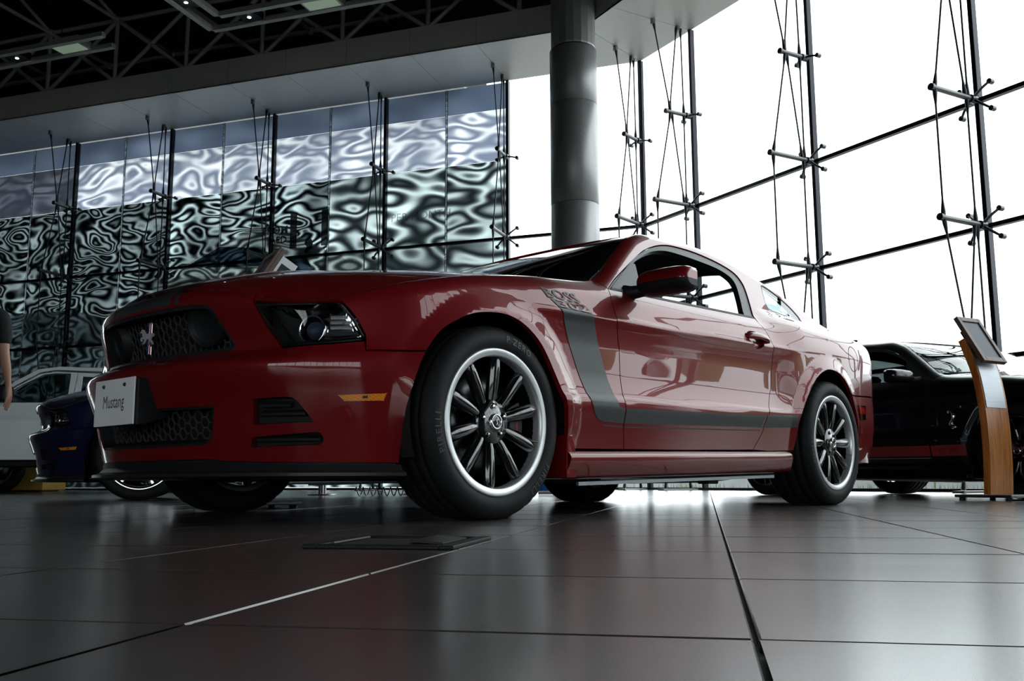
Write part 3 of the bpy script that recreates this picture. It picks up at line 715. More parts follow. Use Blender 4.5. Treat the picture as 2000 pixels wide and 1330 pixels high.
def DECK(x, y):
    x = np.asarray(x, float); ye, ze = rail(x); u = np.clip(np.abs(y)/np.maximum(ye, .03), 0, 1.03); zc = np.maximum(ZDK(x), ze)
    return np.stack([x, np.asarray(y, float), zc+(ze-zc)*u**2.8], -1)

def X_(pts):            # outline points given as (x,z) on the flank -> (s,v)
    pts = np.asarray(pts, float); return np.stack([s_of_x(pts[:, 0]), v_of_z(pts[:, 0], pts[:, 1])], 1)
def top_(x0, x1, n=40, d=0.):
    x = np.linspace(x0, x1, n); return np.stack([s_of_x(x), vmax(x)-d], 1)
ARCH_F = smooth_poly([(-.402, .15), (-.400, .198), (-.400, .263), (-.394, .345), (-.384, .427), (-.350, .528), (-.288, .617), (-.219, .665), (-.144, .697), (-.061, .712), (.025, .713), (.113, .688), (.208, .628), (.290, .528), (.336, .429), (.362, .336), (.378, .255)], 5, False)
ARCH_R = smooth_poly([(2.235, .285), (2.243, .38), (2.262, .458), (2.330, .558), (2.422, .655), (2.515, .710), (2.610, .732), (2.733, .719), (2.835, .673), (2.910, .605), (2.97, .503), (3.0, .40), (3.01, .29)], 5, False)
DOOR_F = [(.704, .916), (.690, .866), (.688, .778), (.728, .669), (.737, .523), (.741, .356), (.765, .258)]
DOOR_R = [(1.977, .952), (1.986, .925), (2.015, .864), (2.031, .784), (2.036, .720), (2.020, .590), (1.954, .456), (1.897, .353), (1.835, .280)]
FRAME = smooth_poly([(.704, .916), (.802, .976), (.905, 1.033), (1.123, 1.150), (1.231, 1.203), (1.361, 1.250), (1.474, 1.277), (1.590, 1.288), (1.759, 1.288), (1.937, 1.268), (2.065, 1.232), (2.098, 1.180), (2.074, 1.110), (1.984, .965)], 4, False)
GLASS = smooth_poly([(.745, .918), (.860, .986), (1.057, 1.104), (1.157, 1.154), (1.273, 1.201), (1.389, 1.231), (1.485, 1.242), (1.663, 1.241), (1.880, 1.227), (1.985, 1.196), (2.005, 1.150), (1.955, 1.060), (1.900, .982), (1.880, .946)], 4, False)
QWIN = smooth_poly([(2.315, 1.180), (2.255, 1.095), (2.238, 1.050), (2.262, 1.036), (2.336, 1.030), (2.431, 1.020), (2.560, 1.010), (2.590, 1.020), (2.593, 1.050), (2.549, 1.106), (2.470, 1.160), (2.380, 1.197), (2.340, 1.200)], 4)
UG = [(0, .548), (.25, .549), (.42, .553), (.466, .557), (.480, .568), (.476, .584), (.437, .642), (.404, .690), (.385, .705), (.355, .712), (.274, .714), (.10, .713), (0, .713)]
LG = [(0, .247), (.25, .248), (.365, .251), (.392, .258), (.408, .276), (.416, .30), (.432, .374), (.25, .376), (0, .376)]
V1 = [(.585, .392), (.70, .396), (.722, .394), (.742, .383), (.797, .316), (.577, .311)]
V2 = [(.569, .272), (.80, .286), (.818, .282), (.828, .268), (.826, .254), (.812, .246), (.562, .240)]
HL = [(.571, .701), (.618, .619), (.672, .560), (.684, .556), (.848, .566), (.948, .578), (.957, .584), (.956, .594), (.926, .646), (.892, .684), (.878, .698), (.858, .704), (.777, .706), (.66, .704)]
MK = [(.865, .403), (1.032, .413), (1.022, .384), (.892, .379)]
def both(half): h = [tuple(q) for q in half]; return np.array(h+[(-a, b) for a, b in h[::-1] if a != 0])
def neg(pts): return np.array([(-a, b) for a, b in pts])
Y1 = np.array([1, -1, 1])
def FR(s, v): return F(s, v)*Y1
def off(fm, d):
    def g(a, b):
        a = np.asarray(a, float); b = np.asarray(b, float); Pt = fm(a, b); N = nrm(fm, a, b); sg = np.sign(((Pt-car_ref(Pt))*N).sum(1)); return Pt+d*sg[:, None]*N
    return g
def at(fm, a, b, d=0.):
    q = off(fm, d)(np.array([a]), np.array([b]))[0]; return q
def surf_text(s, size, fm, a0, b0, bold=0., lift=.0022, sx=1., shear=0., spacing=1., width=None):
    v, f = text2d(s, size, bold, 2, spacing)
    if width: sx = sx*width/(v[:, 0].max()-v[:, 0].min())
    pts = off(fm, lift)(a0+v[:, 0]*sx+v[:, 1]*shear, b0+v[:, 1])
    me = bpy.data.meshes.new('lettering'); me.from_pydata([tuple(q) for q in pts], [], f); me.update(); return me
SIDES = (('L', F, 1), ('R', FR, -1))
def hexmesh(outline, fm, depth, r=.0205, w=.0020, wall=.005):
    """honeycomb grille in (s,z), lifted by -depth"""
    poly = both(outline); g = off(fm, -depth); g2 = off(fm, -depth-wall); lo, hi = poly.min(0), poly.max(0)
    dx, dy = r*1.5, r*math.sqrt(3); A = []; fc = []; k = 0
    for i in range(int((hi[0]-lo[0])/dx)+2):
        for j in range(int((hi[1]-lo[1])/dy)+2):
            c = np.array([(i-int((hi[0]-lo[0])/dx/2)-1)*dx, lo[1]+j*dy+(i % 2)*dy/2])
            t = np.arange(6)*PI/3; o = np.stack([c[0]+r*np.cos(t), c[1]+r*np.sin(t)], 1)
            if not inpoly(o, poly).any(): continue
            n = np.stack([c[0]+(r-w)*np.cos(t), c[1]+(r-w)*np.sin(t)], 1); A += list(o)+list(n)
            for q in range(6):
                p = (q+1) % 6; fc += [(k+q, k+p, k+6+p, k+6+q)]
            k += 12
    A = np.array(A); ok = inpoly(A, poly); lo2 = poly
    P0 = g(A[:, 0], A[:, 1]); P1 = g2(A[:, 0], A[:, 1]); n = len(A)
    keep = [q for q in fc if ok[list(q)].all()]
    walls = [(q[3], q[2], q[2]+n, q[3]+n) for q in keep]
    me = bpy.data.meshes.new('honeycomb'); me.from_pydata([tuple(q) for q in np.vstack([P0, P1])], [], keep+walls); me.update(); return me
PONY = [(-.50, .10), (-.42, .16), (-.30, .13), (-.18, .17), (0, .16), (.14, .19), (.24, .30), (.31, .36), (.36, .35), (.39, .37), (.41, .33), (.50, .27), (.49, .23), (.42, .24), (.37, .25), (.34, .16), (.29, .07), (.42, .07), (.47, .00), (.42, -.08), (.38, -.06), (.41, -.01), (.38, .02), (.24, -.01), (.16, -.03), (.22, -.12), (.30, -.17), (.27, -.20), (.16, -.13), (.08, -.04), (-.10, -.03), (-.20, -.07), (-.25, -.14), (-.37, -.20), (-.44, -.27), (-.47, -.24), (-.38, -.15), (-.28, -.07), (-.31, .0), (-.38, .04), (-.46, .03)]
def pony_mesh(frame, size, t=.004):
    poly = [Vector((a, b)) for a, b in PONY]; V, E, Fc = delaunay_2d_cdt(poly, [], [list(range(len(poly)))], 1, 1e-6)[:3]
    v = [frame(q.x*size, q.y*size, t) for q in V]; n = len(v); v += [frame(q.x*size, q.y*size, 0) for q in V]
    mb = MB(); mb.add(v, [tuple(q) for q in Fc]); ring = list(range(len(poly)))
    mb.f += [(i, (i+1) % n, n+(i+1) % n, n+i) for i in ring if n == len(poly)]; mb.sm += [False]*(len(mb.f)-len(mb.sm))
    return mb.mesh('pony')

# ------------------------------------------------------------------ wheels (axis y, outer face towards -y)
def tyre_mesh(Wd, Rt=.339):
    h = Wd/2; g = .0065
    pr = [(.236, h-.025), (.250, h-.018), (.270, h-.003), (.295, h), (.318, h-.008), (.331, h-.020), (Rt-.001, h-.036)]
    tr = []
    for y in (.074, .026, -.026, -.074):
        y *= Wd/.255; tr += [(Rt, y+.006), (Rt-g, y+.0045), (Rt-g, y-.0045), (Rt, y-.006)]
    pr = pr+tr+[(r, -y) for r, y in pr[::-1]]
    m = len(pr)
    def fn(k, j, r, y):
        if abs(y) > .083*Wd/.255 and r > .324 and k % 4 == 0: r -= .0035
        if j in (2, m-3) and k % 2: r -= .0004
        return r, y
    mb = MB(); mb.lathe(pr, 160, close=True, fn=fn)
    mb.v = [(x*(1+.10*max(0, -z-.30)), y*(1+.5*max(0, -z-.31)), max(z, -.3365)) for x, y, z in mb.v]
    return mb.mesh('tyre')
def spoke_mesh(kind, Wd):
    o = -Wd/2+.012; mb = MB()
    if kind == 'ten':                                           # one of ten ridged black blades
        rows = []
        for r, wd, y0, th in ((.040, .022, o+.032, .030), (.066, .0185, o+.026, .030), (.095, .0205, o+.018, .028), (.14, .0245, o+.012, .028), (.19, .0255, o+.009, .026), (.218, .024, o+.009, .022), (.2265, .019, o+.011, .018), (.231, .008, o+.014, .012)):
            rows.append([(-wd, y0+th, r), (-wd, y0+.010, r), (-wd*.45, y0+.0015, r), (0, y0-.002, r), (wd*.45, y0+.0015, r), (wd, y0+.010, r), (wd, y0+th, r)])
        mb.grid(rows); mb.add(rows[0], [(0, 1, 2, 3, 4, 5, 6)]); mb.add(rows[-1], [(0, 1, 2, 3, 4, 5, 6)])
    elif kind == 'split':                                       # one of five chrome twin spokes
        for sx in (-1, 1):
            rows = []
            for r, xo, wd, y0 in ((.045, .010, .010, o+.028), (.10, .015, .010, o+.018), (.18, .021, .0095, o+.008), (.232, .027, .012, o+.006)):
                c = sx*xo; rows.append([(c-wd, y0+.028, r), (c-wd, y0+.005, r), (c-wd*.6, y0, r), (c+wd*.6, y0, r), (c+wd, y0+.005, r), (c+wd, y0+.028, r)])
            mb.grid(rows, False)
    elif kind == 'fork':                                        # Y-shaped spoke
        for sx in (-1, 1):
            rows = []
            for r, xo, wd, y0 in ((.045, .004, .012, o+.030), (.10, .008, .0095, o+.018), (.15, .018, .0075, o+.011), (.232, .058, .0075, o+.006)):
                c = sx*xo; rows.append([(c-wd, y0+.026, r), (c-wd, y0+.006, r), (c-wd*.3, y0, r), (c+wd*.3, y0, r), (c+wd, y0+.006, r), (c+wd, y0+.026, r)])
            mb.grid(rows, False)
    else:                                                       # one of five plain broad spokes
        rows = []
        for r, wd, y0 in ((.04, .034, o+.028), (.10, .026, o+.018), (.18, .024, o+.008), (.232, .032, o+.006)):
            rows.append([(-wd, y0+.03, r), (-wd, y0+.006, r), (-wd*.7, y0, r), (wd*.7, y0, r), (wd, y0+.006, r), (wd, y0+.03, r)])
        mb.grid(rows, False)
    return mb.mesh('spoke')
WK = {'ten': (10, 'gloss_black', 'machined'), 'split': (5, 'chrome', 'chrome'), 'fork': (8, 'dark_chrome', 'dark_chrome'), 'five': (5, 'machined', 'machined')}
def make_wheel(parent, loc, flip, kind, Wd, phase=.07, detail=True):
    n, sm, lm = WK[kind]; o = -Wd/2
    rimm = cm(('rim', Wd), lambda: MB().lathe([(.2575, o+.030), (.2585, o+.012), (.2570, o+.0070), (.2520, o+.0064), (.2340, o+.0090), (.2300, o+.0130), (.2285, o+.024), (.227, o+.05), (.222, .0), (.228, Wd/2-.02), (.245, Wd/2-.012)], 96).mesh('rim'))
    w = obj('wheel', rimm, lm, parent, loc, (0, 0, PI if flip else 0))
    obj('tyre', cm(('tyre', Wd), lambda: tyre_mesh(Wd)), 'rubber', w)
    obj('barrel', cm(('barrel', Wd), lambda: MB().lathe([(.2315, o+.022), (.2265, o+.05), (.2205, .0), (.218, Wd/2-.02)], 64).mesh('barrel')), 'gloss_black', w)
    sp = cm(('spoke', kind, Wd), lambda: spoke_mesh(kind, Wd))
    for i in range(n): obj('spoke', sp, sm, w, None, (0, phase+2*PI*i/n, 0))
    obj('hub', cm(('hub', Wd), lambda: MB().lathe([(.0, o+.026), (.030, o+.026), (.040, o+.030), (.075, o+.034), (.080, o+.042), (.078, o+.075), (0, o+.075)], 40).mesh('hub')), sm if kind != 'split' else 'chrome', w)
    obj('brake_disc', cm(('disc', Wd), lambda: MB().lathe([(.06, -.022), (.085, -.022), (.090, -.030), (.176, -.030), (.177, -.004), (.06, -.004)], 48).mesh('disc')), 'disc_steel', w)
    cl = cm(('caliper', Wd), lambda: MB().prism([(.165*math.cos(a)*k, .165*math.sin(a)*k) for k, aa in ((1.14, np.linspace(-.50, .45, 8)), (.70, np.linspace(.45, -.50, 8))) for a in aa], -.066, .01, 'xz').mesh('caliper', bevel=.006))
    c = obj('brake_caliper', cl, 'plastic_satin', w)
    if not detail: return w
    obj('hub_cap', cm(('cap', Wd), lambda: MB().lathe([(0, o+.016), (.0215, o+.016), (.026, o+.018), (.028, o+.028)], 32).mesh('cap')), 'gloss_black', w)
    obj('cap_ring', cm(('capring', Wd), lambda: MB().lathe([(.0215, o+.0165), (.0225, o+.0135), (.0260, o+.0140), (.0285, o+.020), (.0285, o+.03)], 40).mesh('ring')), 'chrome', w)
    obj('cap_emblem', cm(('capp', Wd), lambda: pony_mesh(lambda a, b, t: (-a*.35+b*.8, o+.0155-t*.3, a*.9), .032)), 'chrome', w)
    pk = cm(('pocket', Wd), lambda: MB().lathe([(0, o+.0315), (.0125, o+.0315), (.0135, o+.028), (.0142, o+.040)], 20).mesh('pocket'))
    nt = cm(('nut', Wd), lambda: MB().lathe([(0, o+.022), (.006, o+.0225), (.0085, o+.026), (.0085, o+.042)], 6, smooth=False).mesh('nut'))
    for i in range(5):
        a = phase+PI/10+2*PI*i/5; q = (.054*math.cos(a), .002, .054*math.sin(a))
        obj('lug_pocket', pk, 'deep_black', w, q); obj('lug_nut', nt, 'chrome', w, q)
    obj('valve_stem', cm(('valve', Wd), lambda: MB().tube((.205, o+.03, -.06), (.222, o+.012, -.064), .003).mesh('valve')), 'steel', w)
    if flip or kind != 'ten': return w
    def arc_text(s, r, a0, size, bold=.012):
        v, f = text2d(s, size, bold, 2, 1.25); mb = MB(); pts = []
        for x, z in v:
            rr = r+z; a = a0-x/r; k = (rr-.250)/.07; pts.append((rr*math.cos(a), o-.0016+.004*(2*k-1)**2+max(0, (rr-.318))*.6, rr*math.sin(a)))
        mb.add(pts, f); return mb.mesh('lettering', fix=False)
    obj('tyre_lettering', cm(('tt', Wd), lambda: arc_text('P ZERO', .284, 1.22, .034)), 'rubber_text', w)
    obj('tyre_lettering', cm(('tt2', Wd), lambda: arc_text('PIRELLI', .284, 3.30, .034)), 'rubber_text', w)
    obj('tyre_lettering', cm(('tt3', Wd), lambda: arc_text('PIRELLI', .284, -.75, .034)), 'rubber_text', w)
    v, f = text2d('brembo', .020, .01)
    obj('caliper_lettering', cm(('br', Wd), lambda: MB().add([(.150+b, -.0675, -.01-a) for a, b in v], f).mesh('lettering', fix=False)), 'ink_red', w)
    return w

# ------------------------------------------------------------------ the coupe itself
def make_coupe(name, label, loc, rotz, paint_m, wheel_kind, stripes=None, detail=True, group=None):
    side_glass = 'dark_glass' if paint_m == 'black_paint' else 'car_glass'
    t = thing(name, label, 'car', loc, rotz, group)
    arch_f_low = [q for q in ARCH_F if q[1] < .551 and q[0] < 0]
    # front fascia
    def fascia():
        s = np.linspace(0, .56, 24); x = plan(s)[0]; half = list(np.stack([s, vmax(x)], 1))
        half += [(.571, .700), (.618, .618), (.672, .557), (.684, .553), (.848, .563), (.950, .576), (.957, .575), (.958, .5435)]
        a = X_([(-.338, .551)]+[q for q in arch_f_low[::-1] if q[1] > .19]+[(-.400, .19)]); half += [tuple(q) for q in a]
        half += [(.9, .189), (.62, .192), (.45, .197), (.40, .203), (0, .204)]
        hs = [both(UG), both(LG), np.array(V1), np.array(V2), neg(V1), neg(V2)]
        return trimmed(both(half), F, hs, h=.018, rim=.03)
    fa = obj('front_bumper', cm('fascia', fascia), paint_m, t)
    # upper grille
    g = obj('grille_surround', cm('ugs', lambda: trimmed(inset2(both(UG), -.004), off(F, -.004), [inset2(densify(both(UG), .02), .012)], h=.02, gap=0, rim=.07)), 'plastic_satin', t)
    obj('grille_mesh', cm('ugm', lambda: hexmesh(UG, F, .052)), 'mesh_plastic', g)
    obj('grille_backing', cm('ugb', lambda: trimmed(both(UG), off(F, -.085), h=.03, gap=-.01, rim=0)), 'deep_black', g)
    if detail:
        for sg in (1, -1):
            c = at(F, .325*sg, .640, -.030); nn = at(F, .325*sg, .640, -.02)-c; nn /= np.linalg.norm(nn)
            R = Vector(nn).to_track_quat('Z', 'Y').to_matrix().to_4x4(); R.translation = Vector(c)
            obj('lamp_blank', MB().lathe([(0, -.010), (.056, -.009), (.064, -.003), (.068, .006), (.073, .005), (.077, -.03)], 40, 'z').xform(R).mesh('dish'), 'plastic', g)
        ex = -.826
        em = obj('horse_emblem', pony_mesh(lambda a, b, q: (ex-.004-q, a, .633+b), .095, .006), 'emblem_silver', t)
        for k, (mm, y) in enumerate((('ink_red', -.0075), ('chrome', 0.), ('ink_blue', .0075))):
            obj('emblem_bar', rbox((ex+.002, y, .633), (.005, .0072, .112), .001), mm, em)
        obj('emblem_bar', rbox((ex+.004, 0, .633), (.004, .026, .118), .001), 'chrome', em)
    # lower grille
    g = obj('lower_grille_surround', cm('lgs', lambda: trimmed(inset2(both(LG), -.004), off(F, -.004), [inset2(densify(both(LG), .02), .009)], h=.02, gap=0, rim=.07)), 'plastic', t)
    obj('grille_mesh', cm('lgm', lambda: hexmesh(LG, F, .045)), 'mesh_plastic', g)
    obj('grille_backing', cm('lgb', lambda: trimmed(both(LG), off(F, -.085), h=.03, gap=-.01, rim=0)), 'deep_black', g)
    # corner vents with slats, amber markers, headlamps
    for sd, fm, sg in SIDES:
        for key, V, slats in (('v1', V1, (.342, .368)), ('v2', V2, (.262,))):
            vo = obj('corner_vent', cm((key, sd), lambda V=V: trimmed(V, off(fm, -.035), h=.02, gap=-.006, rim=0)), 'deep_black', t)
            for zz in slats:
                a0, a1 = (.60, .765-(.05 if zz > .35 else 0)) if key == 'v1' else (.58, .815)
                def slat(zz=zz, a0=a0, a1=a1):
                    a = np.linspace(a0, a1, 10); o1 = off(fm, -.008); o2 = off(fm, -.034)
                    return MB().grid([[tuple(q) for q in o2(a, a*0+zz-.006)], [tuple(q) for q in o1(a, a*0+zz-.004)], [tuple(q) for q in o1(a, a*0+zz+.004)], [tuple(q) for q in o2(a, a*0+zz+.010)]], False).mesh('slat')
                obj('vent_slat', cm((key, sd, zz), slat), 'plastic', vo)
        mk = obj('marker_lamp', cm(('mk', sd), lambda: trimmed(MK, fm, h=.015, gap=.003, rim=.004, lift=.003)), 'amber', t)
        obj('marker_bezel', cm(('mkb', sd), lambda: trimmed(inset2(densify(MK, .02), -.007), fm, [np.array(MK)], h=.015, gap=0, rim=.004, lift=.0022)), paint_m, mk)
        obj('marker_label', cm(('mkl', sd), lambda: trimmed([(.950, .400), (.967, .401), (.967, .393), (.950, .392)], fm, h=.01, gap=0, rim=.002, lift=.0042)), 'ink', mk)
        hb = obj('headlamp_housing', cm(('hb', sd), lambda: trimmed(HL, off(fm, -.075), h=.03, gap=.004, rim=-.070)), 'plastic_satin', t)
        obj('headlamp_lens', cm(('hl', sd), lambda: trimmed(HL, fm, h=.02, gap=.004, rim=.004)), 'clear_lens', hb)
        obj('headlamp_bezel', cm(('hz', sd), lambda: trimmed(inset2(densify(HL, .02), .002), off(fm, -.006), [inset2(densify(HL, .02), .012)], h=.02, gap=0, rim=.05)), 'gloss_black', hb)
        if detail:
            def frame(a, b, d):
                c = at(fm, a, b, d); q = at(fm, a, b, d+.01)-c; R = Vector(q/np.linalg.norm(q)*np.array([1, .6, .6])).normalized().to_track_quat('Z', 'Y').to_matrix().to_4x4(); R.translation = Vector(c); return R
            R = frame(.775, .617, -.052)
            obj('projector_ring', cm(('pr', sd), lambda: MB().lathe([(.041, .018), (.047, .022), (.0495, .012), (.046, -.02)], 40, 'z').xform(R).mesh('ring')), 'chrome', hb)
            obj('projector_bowl', cm(('pb', sd), lambda: MB().lathe([(.0, -.03), (.028, -.02), (.031, .0), (.041, .018)], 40, 'z').xform(R).mesh('bowl')), 'dark_chrome', hb)
            obj('projector_lens', cm(('pl', sd), lambda: MB().lathe([(0, .020), (.010, .0185), (.019, .013), (.026, .004), (.029, -.008)], 32, 'z').xform(R).mesh('lens')), 'screen', hb)
            obj('reflector', cm(('rf', sd), lambda: trimmed([(.835, .605), (.925, .612), (.905, .662), (.838, .668)], off(fm, -.045), h=.02, gap=0, rim=.012)), 'chrome', hb)
            for zz in (.622, .638, .654):
                obj('reflector_fin', cm(('rff', sd, zz), lambda: trimmed([(.84, zz), (.925-(zz-.61)*.45, zz+.002), (.922-(zz-.61)*.45, zz+.007), (.84, zz+.005)], off(fm, -.034), h=.02, gap=0, rim=.008)), 'dark_chrome', hb)
            obj('indicator_strip', cm(('is', sd), lambda: trimmed([(.80, .572), (.945, .586), (.940, .596), (.81, .590)], off(fm, -.030), h=.02, gap=0, rim=.01)), 'chrome', hb)
            obj('indicator_lens', cm(('il', sd), lambda: trimmed([(.82, .592), (.938, .600), (.932, .612), (.83, .606)], off(fm, -.028), h=.02, gap=0, rim=.01)), 'plastic_satin', hb)
    # hood
    def hood():
        i = (RAIL[:, 0] < .64) & (np.arange(len(RAIL)) < 250); L = RAIL[i][:, :2]; rear = [(.64-.13*(1-(y/.79)**2), y) for y in np.linspace(.76, -.76, 24)]
        out = [(x, y) for x, y in L[1:]]+[tuple(q) for q in rear[::-1]]+[(x, -y) for x, y in L[::-1]]
        return trimmed(out, HOOD, h=.03, gap=.0025, rim=.015)
    hd = obj('hood', cm('hood', hood), paint_m, t)
    for sd, fm, sg in SIDES:
        def lip():
            s = np.linspace(.571, .786, 12); x = plan(s)[0]
            return trimmed(list(np.stack([s, s*0+.708], 1))+list(np.stack([s, vmax(x)], 1))[::-1], fm, h=.02, gap=.0015, rim=.012)
        obj('hood_edge', cm(('lip', sd), lip), paint_m, hd)
    if stripes == 'boss':
        obj('hood_stripe', cm('hs', lambda: trimmed([(-.83, -.20), (.50, -.20), (.50, .20), (-.83, .20)], HOOD, h=.03, gap=0, rim=0, lift=.0012)), 'hood_stripe', hd)
        for y in (-.235, .215): obj('hood_pinstripe', cm(('hp', y), lambda: trimmed([(-.80, y), (.51, y), (.51, y+.02), (-.80, y+.02)], HOOD, h=.02, gap=0, rim=0, lift=.0012)), 'hood_stripe', hd)
        obj('nose_stripe', cm('ns', lambda: trimmed(both([(0, .722), (.20, .722), (.20, .775), (0, .778)]), F, h=.02, gap=0, rim=0, lift=.0012)), 'hood_stripe', fa)
        for sg in (1, -1): obj('nose_stripe', cm(('ns', sg), lambda: trimmed([(sg*.222, .722), (sg*.245, .722), (sg*.245, .772), (sg*.222, .774)], F, h=.02, gap=0, rim=0, lift=.0012)), 'hood_stripe', fa)
    # flanks
    for sd, fm, sg in SIDES:
        def fender():
            o = [(.790, .707), (.860, .706), (.880, .700), (.895, .686), (.929, .647), (.958, .595), (.958, .5445)]
            o += [tuple(q) for q in X_([(-.338, .553)]+[q for q in ARCH_F if q[1] > .553 or q[0] > 0]+[(.39, .252)]+DOOR_F[::-1])]
            o += [tuple(q) for q in top_(.64, -.60, 50)]
            o += [(.80, float(vmax(plan(.80)[0])))]
            return trimmed(o, fm, h=.013, rim=.02)
        fd = obj('front_fender', cm(('fender', sd), fender), paint_m, t)
        rec = X_(smooth_poly([(1.80, .858), (1.86, .868), (1.92, .858), (1.94, .83), (1.92, .795), (1.87, .776), (1.82, .795), (1.79, .83)], 3))
        def door():
            o = X_(DOOR_F+[(1.2, .265)]+DOOR_R[::-1]+[(1.4, .936)])
            return trimmed(o, fm, [rec], h=.018, rim=.02)
        dr = obj('door', cm(('door', sd), door), paint_m, t)
        def bodyside():
            o = list(X_(list(FRAME)+DOOR_R[1:]+[(2.0, .277)]+[q for q in ARCH_R if q[0] < 2.905]+[(2.908, .612), (3.30, .632), (3.60, .640)]))
            o += [tuple(q) for q in top_(3.60, .645, 110)]
            return trimmed(o, fm, [X_(QWIN)], h=.0115, rim=.02)
        bs = obj('quarter_panel', cm(('bodyside', sd), bodyside), paint_m, t)
        obj('quarter_window', cm(('qw', sd), lambda: trimmed(X_(QWIN), off(fm, -.003), h=.03, gap=.002, rim=.006)), side_glass, bs)
        obj('quarter_window_seal', cm(('qs', sd), lambda: trimmed(X_(QWIN), off(fm, -.001), [inset2(densify(X_(QWIN), .02), .007)], h=.02, gap=.0005, rim=.01)), 'plastic', bs)
        def innertrim():
            o = list(X_(list(FRAME)+DOOR_R[1:4]+[(2.3, .70), (3.0, .75)]))+[tuple(q) for q in top_(2.95, .70, 80, .012)]
            return trimmed(o, off(fm, -.032), [X_(QWIN)], h=.04, gap=0, rim=0)
        obj('inner_trim', cm(('itrim', sd), innertrim), 'interior', bs)
        hole = X_(GLASS)
        obj('window_frame', cm(('wf', sd), lambda: trimmed(X_(list(FRAME)+[(1.9, .925), (1.3, .905), (.715, .890)]), off(fm, -.005), [hole], h=.022, gap=.002, rim=.025)), 'trim_grey', dr)
        obj('window_seal', cm(('wse', sd), lambda: trimmed(inset2(densify(hole, .02), -.012), off(fm, -.001), [hole], h=.02, gap=0, rim=.02)), 'plastic_satin', dr)
        if not (stripes == 'boss' and sg > 0): obj('window_glass', cm(('wg', sd), lambda: trimmed(hole, off(fm, -.016), h=.04, gap=-.004, rim=.004)), side_glass, dr)
        obj('belt_moulding', cm(('bm', sd), lambda: trimmed(X_([(.72, .915), (1.30, .932), (1.97, .950), (1.97, .962), (1.30, .944), (.74, .927)]), off(fm, -.001), h=.02, gap=0, rim=.02, lift=.002)), 'plastic', dr)
        obj('mirror_sail', cm(('sail', sd), lambda: trimmed(X_(smooth_poly([(.74, .918), (.86, .985), (1.05, 1.100), (1.045, 1.060), (1.0, .985), (.97, .930)], 3)), off(fm, -.003), h=.02, gap=0, rim=.012)), 'trim_grey', dr)
        def inner():
            return trimmed(X_([(.72, .33), (1.95, .33), (2.02, .70), (1.97, .935), (.72, .90)]), off(fm, -.075), h=.06, gap=0, rim=0)
        obj('door_card', cm(('card', sd), inner), 'interior', dr)
        # handle
        def handle():
            a = np.linspace(0, 1, 13); rows = []
            for q in a:
                x = 1.765+.235*q; w = .013+.005*math.sin(PI*min(1, q*1.1)); d = .030*math.sin(PI*min(max(q, .0), 1))**.45+.002
                s0 = float(s_of_x(x)); zz = .834-.004*q
                c = [(w*math.cos(k), d-.012+.012*math.sin(k)) for k in np.linspace(0, 2*PI, 10, endpoint=False)]
                rows.append([tuple(at(fm, s0, zz+cz, max(cd, -.004))) for cz, cd in c])
            for r_ in rows: r_.append(r_[0])
            return MB().grid(rows).mesh('handle')
        obj('door_handle', cm(('handle', sd), handle), paint_m, dr)
        obj('handle_recess', cm(('hr', sd), lambda: trimmed(rec, off(fm, -.02), h=.02, gap=0, rim=-.02)), paint_m, dr)
        # wing mirror
        def mpart(zlo, zhi, xs):
            rows = []
            for y, sc in ((-.915, .74), (-.93, .90), (-.96, .98), (-1.04, 1.0), (-1.10, .98), (-1.135, .92), (-1.152, .78), (-1.158, .55)):
                zc = .957-.10*(y+1.04)**2*2; hh = .056*sc; ring = []
                for k in range(13):
                    f_ = k/12; z = zlo+(zhi-zlo)*f_; dx = .075*sc*math.sqrt(max(0, 1-abs(z)**2.6)); ring.append((.905-dx*1.0, sg*y, zc+z*hh))
                rows.append(ring+[(.935, sg*y, zc+zhi*hh), (.935, sg*y, zc+zlo*hh), ring[0]])
            mb = MB().grid(rows); mb.add(rows[0], [tuple(range(len(rows[0])-1))]); mb.add(rows[-1], [tuple(range(len(rows[-1])-1))])
            return mb.mesh('mirror')
        mi = obj('side_mirror', cm(('mir', sd), lambda: mpart(-.12, 1., 0)), paint_m, t)
        obj('mirror_base', cm(('mirb', sd), lambda: mpart(-1., -.12, 0)), 'plastic', mi)
        obj('mirror_foot', cm(('mirf', sd), lambda: MB().path([(.86, sg*-.845, .925), (.865, sg*-.88, .922), (.885, sg*-.93, .928)], [.035, .030, .026], 10).mesh('foot')), 'plastic', mi)
        obj('mirror_glass', cm(('mirg', sd), lambda: rbox((.937, sg*-1.04, .957), (.004, .20, .09), .001)), 'chrome', mi)
        # sill
        def rocker():
            pr = [(.70, .245), (.885, .247), (.925, .238), (.936, .222), (.930, .20), (.905, .150), (.885, .138), (.72, .138)]
            rows = []
            for x in np.linspace(.372, 2.215, 24):
                k = .020*(x-.4); e = min(1, max(0, (x-.37)/.05)); b = min(1, max(0, (2.24-x)/.10))
                rows.append([(x-(.05*(zz-.138)/.1 if x > 2.1 else 0), -sg*y, zz+k+(.0)) for y, zz in pr])
            return MB().grid(rows).mesh('sill')
        obj('side_skirt', cm(('rock', sd), rocker), paint_m, t)
        obj('arch_flap', cm(('flap', sd), lambda: MB().prism([(.366, .145), (.42, .145), (.42, .255), (.402, .305), (.372, .305)], -sg*.80, -sg*.918, 'xz').mesh('flap', bevel=.004)), paint_m, t)
        obj('sill_flange', cm(('flange', sd), lambda: MB().box((1.30, -sg*.86, .138), (1.6, .012, .014), Matrix.Rotation(-.02, 3, 'Y')).mesh()), 'aluminium', t)
